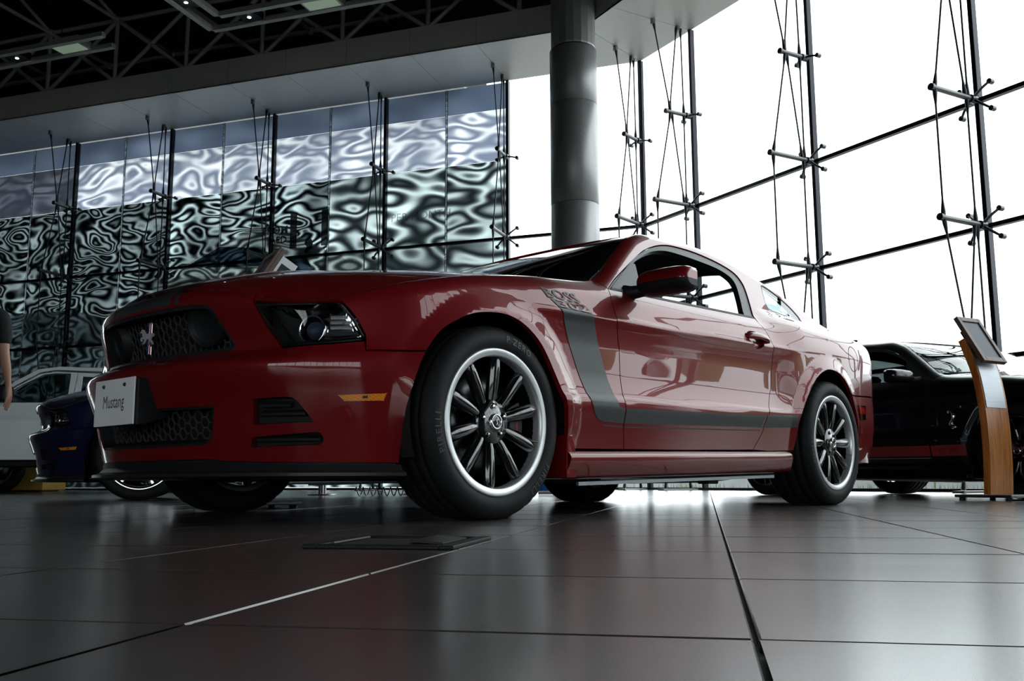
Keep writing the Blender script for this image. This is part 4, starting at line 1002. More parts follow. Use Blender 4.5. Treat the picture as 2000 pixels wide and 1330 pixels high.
        # wheel wells
        for key, (cx, cz), ro, y0, y1 in (('f', (-.005, .345), .400, .50, .895), ('r', (2.625, .352), .395, .52, .905)):
            def well():
                a = np.linspace(-.35, PI+.35, 30); ys = (y1, y1-.03, y0); rr = (ro-.006, ro, ro)
                mb = MB().grid([[(cx+r_*math.cos(q), -sg*y, cz+r_*math.sin(q)) for q in a] for y, r_ in zip(ys, rr)])
                mb.add([(cx+ro*math.cos(q), -sg*y0, cz+ro*math.sin(q)) for q in a], [tuple(range(len(a)))]); return mb.mesh('well')
            obj('wheel_well', cm(('well', key, sd), well), 'deep_black', t)
        if stripes == 'boss':
            body = X_([(.326, .780), (.528, .780), (.535, .765), (.560, .720), (.615, .600), (.690, .440), (.70, .425), (.737, .424), (.738, .362), (.60, .364), (.565, .372), (.540, .390), (.520, .425), (.345, .760)])
            obj('side_stripe', cm(('st1', sd), lambda: trimmed(body, fm, h=.009, gap=0, rim=0, lift=.0022)), 'stripe_black', fd)
            obj('side_stripe', cm(('st2', sd), lambda: trimmed(X_([(.744, .424), (1.30, .436), (1.925, .452), (1.89, .390), (1.30, .376), (.744, .362)]), fm, h=.012, gap=.001, rim=0, lift=.002)), 'stripe_black', dr)
            obj('side_stripe', cm(('st3', sd), lambda: trimmed(X_([(1.94, .453), (2.245, .468), (2.235, .404), (1.905, .390)]), fm, h=.012, gap=0, rim=0, lift=.002)), 'stripe_black', bs)
            for key, L in (('p1', [(.60, .352), (.738, .350), (.738, .345), (.60, .347)]), ):
                obj('side_pinstripe', cm((key, sd), lambda: trimmed(X_(L), fm, h=.02, gap=0, rim=0, lift=.0012)), 'stripe_black', fd)
            obj('side_pinstripe', cm(('p2', sd), lambda: trimmed(X_([(.744, .350), (1.885, .379), (1.882, .374), (.744, .345)]), fm, h=.02, gap=0, rim=0, lift=.0012)), 'stripe_black', dr)
            flip = 1 if sg > 0 else -1
            s0 = float(s_of_x(.372)); s1 = float(s_of_x(.424))
            obj('stripe_lettering', cm(('bt', sd), lambda: surf_text('BOSS', .052, fm, s0, .8165, .012, .003, flip, -.85, 1., .200)), 'stripe_black', fd)
            obj('stripe_number_ground', cm(('bg', sd), lambda: trimmed(X_([(.283, .8135), (.487, .8135), (.527, .7815), (.325, .7815)]), fm, h=.008, gap=0, rim=0, lift=.0022)), 'stripe_black', fd)
            obj('stripe_number', cm(('bn', sd), lambda: surf_text('302', .040, fm, s1, .7835, .012, .0046, flip, -.85, 1., .178)), 'red_paint', fd)
        if stripes == 'shelby':
            obj('side_stripe', cm(('sr1', sd), lambda: trimmed(X_([(.40, .40), (.735, .40), (.735, .318), (.40, .316)]), fm, h=.03, gap=0, rim=0, lift=.0012)), 'stripe_red', fd)
            obj('side_stripe', cm(('sr2', sd), lambda: trimmed(X_([(.746, .40), (1.90, .42), (1.87, .335), (.746, .318)]), fm, h=.03, gap=0, rim=0, lift=.0012)), 'stripe_red', dr)
            obj('side_pinstripe', cm(('sr3', sd), lambda: trimmed(X_([(.746, .308), (1.87, .325), (1.868, .316), (.746, .300)]), fm, h=.03, gap=0, rim=0, lift=.0012)), 'aluminium', dr)
            obj('stripe_lettering', cm(('gt', sd), lambda: surf_text('GT 500', .055, fm, float(s_of_x(.575)), .338, .006, .002, 1.05*(1 if sg > 0 else -1))), 'ink', fd)
            def snake():
                P0 = [(.0, -.075), (.022, -.078), (.03, -.066), (.012, -.055), (-.012, -.045), (.006, -.018), (.018, .012), (.012, .04), (-.012, .058), (-.03, .05), (-.022, .04)]
                c = smooth_poly(P0, 4, False); pts = [tuple(at(fm, float(s_of_x(.53))-q[0]*(1 if sg > 0 else 1), .60+q[1], .004)) for q in c]
                return MB().path(pts, [.004+.009*math.sin(PI*(i/len(pts))**.8) for i in range(len(pts))], 8).mesh('snake')
            obj('snake_emblem', cm(('snake', sd), snake), 'chrome', fd)
    # splitter, valence, underside
    def splitter():
        s = np.linspace(-1.10, 1.10, 70); q = F(s, s*0+.19); e = np.stack([plan(s)[2], -np.where(s < 0, -1, 1)*plan(s)[3]], 1)
        o = [(a[0]+n_[0]*.042, a[1]+n_[1]*.042) for a, n_ in zip(q, e)]; i = [(a[0]-n_[0]*.25, a[1]-n_[1]*.25) for a, n_ in zip(q, e)]
        rows = []
        for (ox, oy), (ix, iy), a in zip(o, i, q):
            rows.append([(ix, iy, .165), (a[0], a[1], .186), (a[0]+(ox-a[0])*.4, a[1]+(oy-a[1])*.4, .168), (ox, oy, .160), (ox, oy, .150), (ox+(ix-ox)*.1, oy+(iy-oy)*.1, .142), (ix, iy, .140)])
        return MB().grid(rows, False).mesh('splitter')
    sp_ = obj('front_splitter', cm('split', splitter), 'plastic_satin', t)
    obj('front_valence', cm('val', lambda: trimmed(both([(0, .206), (.40, .204), (.45, .198), (.62, .193), (1.08, .190), (1.08, .165), (0, .165)]), off(F, .003), h=.02, gap=0, rim=.02)), 'plastic', t)
    def under():
        mb = MB()
        mb.box((1.36, 0, .185), (4.1, 1.06, .05)); mb.box((1.32, 0, .175), (1.70, 1.66, .06)); mb.box((-.52, 0, .19), (.36, 1.0, .05)); mb.box((3.30, 0, .24), (.5, 1.3, .05))
        return mb.mesh('floorpan')
    ub = obj('floor_pan', cm('under', under), 'underbody', t)
    if detail:
        obj('exhaust_pipe', cm('exh', lambda: MB().path([(.3, -.30, .158), (1.2, -.34, .150), (2.2, -.42, .155), (3.0, -.5, .22), (3.6, -.55, .26)], .032, 8).mesh('pipe')), 'steel', ub)
        obj('axle_beam', cm('axle', lambda: MB().tube((2.66, -.66, .30), (2.66, .66, .30), .045, 12).mesh('axle')), 'underbody', ub)
        for x0 in (.75, 1.70): obj('jack_pad', cm(('jack', x0), lambda: rbox((x0, -.72, .135), (.10, .06, .035), .006)), 'underbody', ub)
        obj('cross_member', cm('cross', lambda: rbox((-.12, 0, .165), (.22, 1.0, .06), .015)), 'underbody', ub)
    # screens, roof, deck
    obj('windshield', cm('ws', lambda: trimmed(densify([(-1, 0), (1, 0), (1, 1), (-1, 1)], .1), WS, h=.06, gap=.006, rim=.006, norm_e=5e-3)), 'car_glass', t)
    def wsf():
        o = np.array([(-1, 0), (1, 0), (1, 1), (-1, 1)], float); i_ = np.array([(-.955, .06), (.955, .06), (.945, .93), (-.945, .93)])
        return trimmed(o, WS, [i_], h=.06, gap=.004, rim=.01, lift=-.006, norm_e=5e-3)
    obj('windshield_border', cm('wsf', wsf), 'deep_black', t)
    def roof():
        f = [(1.30+.02*abs(u)**2.2, u*float(rail(1.32)[0])) for u in np.linspace(-1, 1, 20)]; xs = np.linspace(1.34, 2.28, 30); ye = rail(xs)[0]
        return trimmed([q for q in f]+[(x, y) for x, y in zip(xs, ye)]+[(2.30+.03*(1-u*u), u*float(rail(2.3)[0])) for u in np.linspace(1, -1, 16)]+[(x, -y) for x, y in zip(xs[::-1], ye[::-1])], ROOF, h=.04, gap=.002, rim=.01)
    rf = obj('roof', cm('roof', roof), paint_m, t)
    obj('headliner', cm('headl', lambda: trimmed([(1.36, -.54), (2.25, -.54), (2.25, .54), (1.36, .54)], ROOF, h=.08, gap=0, rim=0, lift=-.035)), 'interior', rf)
    obj('rear_window', cm('rw', lambda: trimmed(densify([(-1, 0), (1, 0), (1, 1), (-1, 1)], .1), RW, h=.07, gap=.006, rim=.006, norm_e=5e-3)), 'car_glass', t)
    def deck():
        i = (RAIL[:, 0] > 3.0) & (np.arange(len(RAIL)) > 250); L = RAIL[i][:, :2]; L = L[L[:, 0] > 3.0]
        return trimmed([(x, y) for x, y in L[:-1]]+[(x, -y) for x, y in L[::-1]]+[(3.02+.03*(1-(y/.75)**2), y) for y in np.linspace(.74, -.74, 14)], DECK, h=.04, gap=.002, rim=.012)
    dk = obj('deck_lid', cm('deck', deck), paint_m, t)
    obj('rear_spoiler', cm('spoil', lambda: MB().grid([[(3.46+.03*(1-(y/.7)**2)+dx, y, 1.010+.030*(1-(abs(y)/.72)**6)+dz) for dx, dz in ((0, -.05), (.03, .0), (.10, .014), (.14, .018), (.145, .008), (.09, -.01), (.05, -.06))] for y in np.linspace(-.72, .72, 21)]).mesh('spoiler')), paint_m, dk)
    def rbump():
        h = [tuple(q) for q in X_([q for q in ARCH_R if q[0] > 2.915][::1])]
        h = [(float(s_of_x(2.912)), .610)]+h+[(float(s_of_x(3.05)), .24), (float(s_of_x(3.3)), .235), (SMAX-.4, .24)]
        o = h+[(2*SMAX-a, b) for a, b in h[::-1]]+[(2*SMAX-float(s_of_x(3.5)), .636), (float(s_of_x(3.5)), .636)]
        return trimmed(o, F, h=.035, gap=.002, rim=.02)
    rb = obj('rear_bumper', cm('rbump', rbump), paint_m, t)
    for sd, fm, sg in SIDES:
        obj('rear_marker_bezel', cm(('rmb', sd), lambda: trimmed(X_([(3.02, .565), (3.20, .570), (3.19, .485), (3.035, .478)]), fm, h=.02, gap=0, rim=.003, lift=.002)), 'gloss_black', rb)
        obj('rear_marker', cm(('rm', sd), lambda: trimmed(X_([(3.05, .555), (3.18, .560), (3.17, .520), (3.06, .515)]), fm, h=.02, gap=0, rim=.003, lift=.004)), 'lamp_red', rb)
    def tailp():
        a = float(s_of_x(3.605)); s = np.linspace(a, 2*SMAX-a, 60); x = plan(np.minimum(s, 2*SMAX-s))[0]
        return trimmed([(a, .642), (2*SMAX-a, .642)]+list(np.stack([s, vmax(x)], 1))[::-1], F, h=.04, gap=.002, rim=.01)
    tp = obj('tail_panel', cm('tailp', tailp), paint_m, t)
    for b0 in (-.62, -.52, -.42, .36, .46, .56):
        a = SMAX+b0; obj('tail_lamp', cm(('tl', b0), lambda: trimmed([(a, .70), (a+.07, .70), (a+.07, .86), (a, .86)], F, h=.03, gap=0, rim=.004, lift=.006)), 'lamp_red', tp)
    # cabin
    for sg in (-1, 1):
        def seat():
            mb = MB(); y = .37*sg
            mb.path([(1.25, y, .45), (1.48, y, .44), (1.62, y, .45)], [.20, .22, .20], 12)
            mb.path([(1.62, y, .46), (1.72, y, .70), (1.80, y, .93)], [.17, .20, .15], 12); mb.path([(1.80, y, .95), (1.825, y, 1.02), (1.83, y, 1.06)], [.03, .085, .06], 10)
            mb.v = [(a, y+(b-y)*1.05, c) for a, b, c in mb.v]; return mb.mesh('seat')
        obj('seat', cm(('seat', sg), seat), 'seat_leather', t)
    obj('dashboard', cm('dash', lambda: MB().grid([[(.72, y, .90), (.86, y, .935), (1.0, y, .90), (1.03, y, .80), (.98, y, .55)] for y in np.linspace(-.72, .72, 9)]).mesh('dash')), 'interior', t)
    obj('steering_wheel', cm('steer', lambda: MB().path([(1.15+.06*math.sin(a), -.37+.18*math.cos(a), .82+.165*math.sin(a)) for a in np.linspace(0, 2*PI, 28)], .016, 8).tube((1.02, -.37, .76), (1.15, -.37, .82), .03).tube((1.15, -.53, .82), (1.15, -.21, .82), .014).mesh('steer')), 'interior', t)
    obj('rear_seat', cm('rseat', lambda: rbox((2.30, 0, .62), (.35, 1.15, .42), .08, Matrix.Rotation(.3, 3, 'Y'), 3)), 'seat_leather', t)
    obj('cabin_floor', cm('cfl', lambda: MB().box((1.55, 0, .30), (1.9, 1.6, .04)).box((.66, 0, .55), (.04, 1.5, .55)).mesh('cf')), 'interior', t)
    # wheels
    for x, y, fl, wd in ((0, -.79, False, .255), (0, .79, True, .255), (2.665, -.812, False, .285), (2.665, .812, True, .285)):
        make_wheel(t, (x, y, .3375), fl, wheel_kind, wd, .07 if x == 0 else .30, detail)
    return t
# ------------------------------------------------------------------ outside
gm = MB().box((0, 0, -.12), (160, 160, .1)).mesh('ground'); struct(obj('ground', gm, 'asphalt'))
kw = thing('kerb_wall', 'low pale kerb wall outside the right glass wall', 'wall', wr_(6, -.07, -6.0), ANG_R)
for i in range(-9, 13):
    obj('kerb_stone', cm('kerb', lambda: MB().box((0, 0, .17), (1.98, .30, .34)).mesh('kerb', bevel=.02)), 'boundary_wall', kw, (2.*i, 0, 0))
mb = MB()
for i in range(1500):
    s = random.uniform(-8, 24); d = random.uniform(-5.6, -4.4) + .5*math.sin(s*1.3); x, y, _ = wr_(s, 0, d); h = random.uniform(.06, .2); a = random.uniform(0, PI); w = .012
    lx, ly = random.uniform(-.06, .06), random.uniform(-.06, .06)
    mb.add([(x-w*math.cos(a), y-w*math.sin(a), -.07), (x+w*math.cos(a), y+w*math.sin(a), -.07), (x+lx, y+ly, -.07+h)], [(0, 1, 2)])
tag(obj('grass_strip', mb.mesh('grass', fix=False), 'grass'), 'ragged green grass growing outside along the kerb wall', 'grass', kind='stuff')

# ------------------------------------------------------------------ silvery film banner on the left glass wall
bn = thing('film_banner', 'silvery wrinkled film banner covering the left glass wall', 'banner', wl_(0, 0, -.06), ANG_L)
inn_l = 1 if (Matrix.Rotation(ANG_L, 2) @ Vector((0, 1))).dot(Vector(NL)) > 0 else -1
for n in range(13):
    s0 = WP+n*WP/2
    for nm, z0, z1, m in (('film_top', 4.66*KZ, 5*KZ, 'film_shaded'), ('film_upper', 4*KZ, 4.66*KZ, 'film_white'), ('film_lower', .05, 4*KZ, 'film_silver')):
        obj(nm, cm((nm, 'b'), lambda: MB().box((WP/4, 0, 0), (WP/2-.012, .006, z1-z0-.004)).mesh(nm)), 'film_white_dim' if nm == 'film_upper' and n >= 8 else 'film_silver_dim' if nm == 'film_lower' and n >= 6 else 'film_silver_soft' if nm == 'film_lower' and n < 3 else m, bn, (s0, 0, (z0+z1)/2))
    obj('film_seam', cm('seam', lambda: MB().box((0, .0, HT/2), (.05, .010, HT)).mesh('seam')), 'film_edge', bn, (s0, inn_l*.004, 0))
# flat print on the film: pixels of the photograph read on the banner's own plane
nb = np.array([*NL, 0]); cb = nb@np.array(wl_(0, 0, -.05)); xa = np.array([*DL, 0])
def bpix(px, py):
    q = bp(px, py, nb, cb)-np.array([*wl_(0, 0, -.06)]); return (float(q@xa), inn_l*.012, float(q[2]))
def print_poly(name, px, m, dy=0.):
    pts = [bpix(*q) for q in px]; P2 = [Vector((a, c)) for a, b, c in pts]
    V, E, Fc = delaunay_2d_cdt(P2, [], [list(range(len(P2)))], 1, 1e-6)[:3]
    mb = MB(); mb.add([(q.x, inn_l*(.012+dy), q.y) for q in V], [tuple(q) for q in Fc]); return obj(name, mb.mesh(name), m, bn)
saw = []
for i in range(30):
    t_ = i/29; x = 365+140*t_; y = 516-76*t_
    saw += [(x, y), (x+1.2, y-3.2)]
print_poly('printed_hill', saw+[(515, 440), (560, 448), (600, 470), (650, 495), (705, 520), (760, 545), (790, 700), (300, 700), (330, 560)], 'print_grey')
print_poly('printed_car_shadow', [(365, 520), (430, 482), (500, 484), (545, 500), (600, 505), (618, 540), (600, 545), (520, 520), (420, 522), (362, 524)], 'print_blue', .002)
print_poly('printed_panel', [(300, 545), (500, 533), (500, 700), (290, 700)], 'print_grey', .003)
print_poly('printed_car_body', [(-60, 625), (0, 616), (60, 612), (140, 606), (200, 620), (215, 640), (215, 980), (-60, 980)], 'print_dark', .002)
print_poly('printed_car_window', [(95, 640), (108, 637), (120, 645), (126, 665), (124, 700), (112, 712), (98, 700)], 'print_grey', .004)
def banner_text(word, px0, px1, m, bold=.0, name='banner_lettering'):
    a = bpix(*px0); b = bpix(*px1); v, f = text2d(word, 1., bold); wd = v[:, 0].max()-v[:, 0].min(); L = math.hypot(b[0]-a[0], b[2]-a[2]); k = L/wd
    ux, uz = (b[0]-a[0])/L, 0.
    mb = MB(); mb.add([(a[0]+(x-v[:, 0].min())*k*np.sign(b[0]-a[0]), inn_l*.020, a[2]+z*k) for x, z in v], f); return obj(name, mb.mesh('lettering', fix=False), m, bn)
banner_text('FROM', (514, 460), (562, 453), 'print_ink', .02)
banner_text('AED', (527, 477), (560, 472), 'print_ink', .02)
banner_text('1,1', (566, 483), (641, 470), 'print_ink', .03)
banner_text('PER MONTH', (765, 434), (880, 422), 'print_faint', .0)

# ------------------------------------------------------------------ cars
red = make_coupe('sports_coupe', 'deep red sports coupe with black side stripe and black ten-spoke wheels, foreground', (0, 0, 0), 0, 'red_paint', 'ten', 'boss', group='sports coupes on show')
pl = obj('number_plate', rbox((-.938, 0, .402), (.006, .282, .158), .002), 'plate_white', red)
tv, tf = text2d('Mustang', .062, 0)
obj('plate_lettering', MB().add([(-.9415, -a*.74, .383+b) for a, b in tv], tf).mesh('lettering', fix=False), 'ink', pl)
for y in (-.075, .075): obj('plate_screw', MB().lathe([(0, -.947), (.005, -.946), (.007, -.942), (.007, -.938)], 12, 'x').xform(Matrix.Translation((0, y, .458))).mesh('screw'), 'ink', pl)
obj('plate_holder', MB().prism([(-.934, .478), (-.934, .318), (-.90, .322), (-.82, .35), (-.84, .478)], -.150, .150, 'xz').mesh('holder', bevel=.006), 'plastic', pl)
fc = []
for i in range(40):
    a = 2*PI*i/40; fc.append((3.0+.075*math.cos(a), .83+.075*math.sin(a)))
fi = [(3.0+.071*math.cos(2*PI*i/40), .83+.071*math.sin(2*PI*i/40)) for i in range(40)]
obj('fuel_door_gap', trimmed(X_(fc), F, [X_(fi)], h=.02, gap=0, rim=0, lift=.0008), 'deep_black', red)
black = make_coupe('sports_coupe', 'black sports coupe with red lower stripe and snake badge by the wooden stand', (5.90, -1.57, 0), math.radians(67.5), 'black_paint', 'fork', 'shelby', group='sports coupes on show')
blue = make_coupe('sports_coupe', 'dark blue sports coupe with chrome wheels, half hidden behind the red one', (1.62, 4.72, 0), math.radians(-30), 'blue_paint', 'split', None, group='sports coupes on show')

silver = make_coupe('sports_coupe', 'silver sports coupe parked right of the picture edge, mirrored in the red door', (4.14, -6.97, 0), math.radians(72), 'silver_paint', 'five', None, False, 'sports coupes on show')
# clipped bushes added outside the view to darken the red door's reflection
hg = MB()
for i in range(46):
    s = 9.5+i*.5; h = 2.1+.25*math.sin(i*1.7)+.15*math.sin(i*.6)
    p0 = wr_(s, 0, -9.5); rows = []
    hg.lathe([(0, -.1), (.55, 0), (.62, h*.4), (.55, h*.8), (.30, h), (0, h+.06)], 9, 'z'); hg.v[-54:] = [(x+p0[0]+random.uniform(-.06, .06), y+p0[1]+random.uniform(-.06, .06), z) for x, y, z in hg.v[-54:]]
tag(obj('added_hedge', hg.mesh('added_hedge'), 'grass'), 'added dark green clipped bushes beyond the right glass wall, unseen, darkening the door reflection', 'added_hedge', kind='stuff')

# ------------------------------------------------------------------ white pickup at the far left
rz = -.80; c_, s_ = math.cos(rz), math.sin(rz); dw = W(-7.32, 13.5); lx, ly = .62, -.90
pk = thing('pickup_truck', 'white pickup truck at the left edge behind the blue coupe', 'truck', (dw[0]-(c_*lx-s_*ly), dw[1]-(s_*lx+c_*ly), 0), rz)
def pside(sg):
    def f(x, z):
        x = np.asarray(x, float); z = np.asarray(z, float)
        y = .905-.012*np.clip((1.0-z)/.5, 0, 2)**2-.33*np.clip(z-1.2, 0, 2)-.02*np.exp(-((z-1.0)/.05)**2)-.25*np.clip((-.45-x)/.5, 0, 1)**2
        return np.stack([x, -sg*y, z], -1)
    return f
tref = lambda Pt: np.stack([Pt[:, 0], Pt[:, 1]*0, np.full(len(Pt), .7)], 1)
circ = lambda cx, cz, r, a0, a1, n=14: [(cx+r*math.cos(a), cz+r*math.sin(a)) for a in np.linspace(a0, a1, n)]
for sg in (1, -1):
    pf = pside(sg); kk = dict(h=.06, ref=tref, rim=.02, gap=.004)
    obj('front_fender', trimmed([(-.90, .55), (-.88, 1.02), (-.75, 1.08), (.0, 1.16), (.60, 1.22), (.62, .46)]+circ(0, .40, .46, .15, PI-.1)+[(-.55, .50)], pf, **kk), 'white_paint', pk)
    win = [(.72, 1.27), (1.02, 1.50), (1.30, 1.655), (1.45, 1.675), (1.66, 1.672), (1.68, 1.27)]
    dr = obj('door', trimmed([(.635, .48), (.66, .46), (1.72, .46), (1.745, .50), (1.76, 1.70), (1.45, 1.715), (1.24, 1.68), (.95, 1.50), (.64, 1.25)], pf, [np.array(win)], **kk), 'white_paint', pk)
    obj('window_glass', trimmed(win, pf, h=.1, ref=tref, gap=0, rim=.004, lift=-.012), 'car_glass', dr)
    obj('window_seal', trimmed(inset2(densify(win, .05), -.012), pf, [np.array(win)], h=.05, ref=tref, gap=0, rim=.02, lift=.001), 'plastic', dr)
    w2 = [(1.86, 1.30), (1.84, 1.64), (2.25, 1.62), (2.42, 1.32)]
    cb2 = obj('rear_cab_panel', trimmed([(1.765, .46), (1.765, 1.70), (2.30, 1.68), (2.55, 1.62), (2.62, 1.25), (2.62, .46)], pf, [np.array(w2)], **kk), 'white_paint', pk)
    obj('window_glass', trimmed(w2, pf, h=.1, ref=tref, gap=0, rim=.004, lift=-.010), 'car_glass', cb2)
    obj('roof_rail', trimmed([(.60, 1.235), (.93, 1.515), (1.23, 1.70), (1.45, 1.735), (2.30, 1.705), (2.60, 1.64), (2.62, 1.70), (2.2, 1.765), (1.5, 1.79), (1.2, 1.75), (.9, 1.565), (.60, 1.28)], pf, **kk), 'white_paint', pk)
    obj('bed_side', trimmed([(2.65, .48), (2.65, 1.25), (4.30, 1.27), (4.32, .58), (3.75, .52)]+circ(3.22, .40, .46, .15, PI-.15)+[(2.72, .48)], pf, **kk), 'white_paint', pk)
    obj('running_board', rbox((1.65, -sg*.86, .40), (2.1, .12, .07), .02), 'plastic', pk)
    mi = obj('side_mirror', rbox((.90, -sg*1.04, 1.37), (.16, .26, .24), .05, seg=3), 'plastic', pk); obj('mirror_arm', MB().tube((.84, -sg*.86, 1.28), (.86, -sg*.97, 1.32), .03).mesh('arm'), 'plastic', mi)
    obj('seat', MB().path([(1.55, -sg*.38, .80), (1.70, -sg*.38, 1.10), (1.78, -sg*.38, 1.32)], [.20, .22, .16], 10).path([(1.78, -sg*.38, 1.38), (1.80, -sg*.38, 1.46), (1.80, -sg*.38, 1.53)], [.06, .11, .07], 10).mesh('seat'), 'seat_leather', pk)
ys = np.linspace(-1, 1, 13)
obj('roof', MB().grid([[(x, .715*y*(1-.03*(x < 1.3)), z-.03*abs(y)**3) for y in ys] for x, z in ((1.22, 1.765), (1.5, 1.81), (2.2, 1.79), (2.6, 1.72))]).mesh('roof'), 'white_paint', pk)
obj('hood', MB().grid([[(x, w_*y, z-.05*abs(y)**3) for y in ys] for x, z, w_ in ((-.90, .98, .66), (-.78, 1.09, .78), (0, 1.20, .88), (.62, 1.27, .88))]).mesh('hood'), 'white_paint', pk)
obj('windshield', MB().grid([[(.62+.60*v-.10*(1-y*y)*(1-v), (.86-.16*v)*y, 1.26+.50*v-.02*abs(y)**2) for y in ys] for v in np.linspace(0, 1, 6)]).mesh('ws'), 'car_glass', pk)
obj('front_bumper', MB().grid([[(-.98+.12*abs(y)**3+dx, .86*y, z) for y in ys] for dx, z in ((.10, .36), (.0, .44), (-.02, .62), (.04, .76), (.08, .98))]).mesh('bumper'), 'white_paint', pk)
obj('dashboard', rbox((.85, 0, 1.12), (.4, 1.5, .25), .05), 'interior', pk)
obj('tailgate', rbox((4.31, 0, .95), (.06, 1.6, .60), .02), 'white_paint', pk)
obj('chassis', MB().box((1.65, 0, .45), (4.6, 1.3, .14)).mesh('chassis'), 'underbody', pk)
obj('cab_back', rbox((2.63, 0, 1.05), (.05, 1.65, 1.1), .02), 'white_paint', pk)
for x in (0, 3.22):
    for y, flp in ((-.79, False), (.79, True)):
        w_ = make_wheel(pk, (x, y, .385), flp, 'five', .255, 0, False); w_.scale = (1.14, 1, 1.14)

# ------------------------------------------------------------------ wooden information stands
def stand(label, loc, az, tilt, c0, extra=False, k=1.):
    """az: heading the board faces; local +x = facing direction"""
    t = thing('information_stand', label, 'stand', loc, az, 'wooden information stands'); t.scale = (k, k, k)
    c = smooth_poly([(.045, .03), (.06, .30), (.055, .60), (.020, .88), (-.045, 1.08), (-.075, 1.16)], 6, False); rows = []
    for i, (x, z) in enumerate(c):
        tn = c[min(i+1, len(c)-1)]-c[max(i-1, 0)]; tn /= np.linalg.norm(tn); nx, nz = tn[1], -tn[0]; hw = .125
        rows.append([(x, -hw, z), (x, hw, z), (x-nx*.055, hw, z-nz*.055), (x-nx*.055, -hw, z-nz*.055), (x, -hw, z)])
    mb = MB().grid(rows, False); mb.add(rows[0][:4], [(0, 1, 2, 3)]); mb.add(rows[-1][:4], [(0, 1, 2, 3)])
    obj('post', mb.mesh('post'), 'wood', t)
    rows = []
    for i, (x, z) in enumerate(c):
        if z < .62: continue
        tn = c[min(i+1, len(c)-1)]-c[max(i-1, 0)]; tn /= np.linalg.norm(tn); nx, nz = tn[1], -tn[0]
        rows.append([(x, -.115, z), (x+nx*.006, -.115, z+nz*.006), (x+nx*.006, .100, z+nz*.006), (x, .100, z)])
    obj('metal_strip', MB().grid(rows, False).mesh('strip'), 'aluminium', t)
    obj('base_plate', rbox((.03, 0, .030), (.44, .40, .022), .004), 'steel', t)
    for x, y in ((-.15, -.17), (.21, -.17), (-.15, .17), (.21, .17)): obj('base_foot', cm('bfoot', lambda: MB().tube((0, 0, 0), (0, 0, .02), .02, 10).mesh('foot')), 'plastic', t, (x, y, 0))
    R = Matrix.Rotation(-tilt, 3, 'Y')                                  # local x = board normal, leaning up
    c0 = Vector(c0)
    def B(u, v, n): return c0+R @ Vector((n, u, v))
    def bar(u0, u1, v0, v1, n0, n1):
        q = MB(); q.box(((n0+n1)/2, (u0+u1)/2, (v0+v1)/2), (n1-n0, u1-u0, v1-v0)); return q.xform(Matrix.Translation(c0) @ R.to_4x4()).mesh('board', bevel=.003)
    bd = obj('board_back', bar(-.13, .13, -.20, .20, -.02, .0), 'frame_brown', t)
    for a in ((-.13, -.095, -.20, .20), (.095, .13, -.20, .20), (-.095, .095, -.20, -.162), (-.095, .095, .162, .20)): obj('board_frame', bar(*a, .0, .014), 'frame_brown', bd)
    obj('board_screen', bar(-.095, .095, -.162, .162, .0, .005), 'screen', bd)
    obj('board_bracket', bar(-.06, .06, -.10, .12, -.07, -.02), 'plastic_satin', t)
    if extra:
        obj('leaflet_box', bar(-.12, .12, .02, .17, -.12, -.024), 'paper_white', t); obj('leaflet_square', bar(.1201, .1215, .05, .13, -.10, -.04), 'ink', t)
    return t
def heading(r, f): v = r*_r0+f*_FW; return math.atan2(v[1], v[0])
stand('wooden stand with tilted board and metal strip in front of the black coupe', tuple(W(3.235, 6.55)), heading(.485, -.875), math.radians(30), (-.035, 0, 1.147), k=.945)
stand('brown framed stand showing its tilted top above the red hood', (.40, 1.19, 0), heading(-.85, -.525), math.radians(31), (.035, 0, 1.189), True)

# ------------------------------------------------------------------ small things on the floor
vp = [bp(605, 1070, (0, 0, 1), 0), bp(712, 1052, (0, 0, 1), 0), bp(940, 1055, (0, 0, 1), 0), bp(888, 1074, (0, 0, 1), 0)]
vc = sum(vp)/4
fv = thing('floor_box', 'black flush floor box with a raised rim in the tiles before the front wheel', 'floor outlet', (vc[0], vc[1], 0), TROT)
for a, b, dx, dy in ((0, .14, .34, .03), (0, -.14, .34, .03), (.155, 0, .03, .25), (-.155, 0, .03, .25)): obj('box_rim', rbox((a, b, .004), (dx, dy, .008), .002), 'plastic', fv)
obj('box_lid', rbox((0, 0, .0015), (.276, .246, .003), .001), 'deep_black', fv)
obj('lid_flap', rbox((.02, -.075, .008), (.20, .07, .004), .001, Matrix.Rotation(.07, 3, 'X')), 'plastic_satin', fv)
obj('lid_hinge', MB().tube((-.10, .118, .006), (.12, .118, .006), .004, 8).mesh('hinge'), 'plastic_satin', fv)
tb = thing('side_table', 'low steel-legged table standing behind the red coupe', 'table', tuple(W(-1.55, 10.6)), -.7)
obj('table_top', rbox((0, 0, .62), (1.1, .6, .04), .008), 'plastic_satin', tb)
for x, y in ((-.5, -.25), (.5, -.25), (-.5, .25), (.5, .25)):
    l = obj('leg', cm('tleg', lambda: MB().tube((0, 0, .01), (0, 0, .61), .028, 12).mesh('leg')), 'steel', tb, (x, y, 0)); obj('leg_plate', cm('tplate', lambda: MB().lathe([(0, 0), (.14, 0), (.14, .01), (.03, .016), (.0, .016)], 20, 'z').mesh('plate')), 'steel', l)
q0 = W(-1.55, 9.6); pts = []
for i in range(160):
    a = i*.42; pts.append((q0[0]+.0045*i*_r0[0]+.04*math.cos(a)*_FW[0], q0[1]+.0045*i*_r0[1]+.04*math.cos(a)*_FW[1], .046+.04*math.sin(a)))
tag(obj('coiled_cable', MB().path(pts, .006, 6).mesh('coil'), 'steel'), 'coiled spring cable lying on the floor behind the red coupe', 'cable')
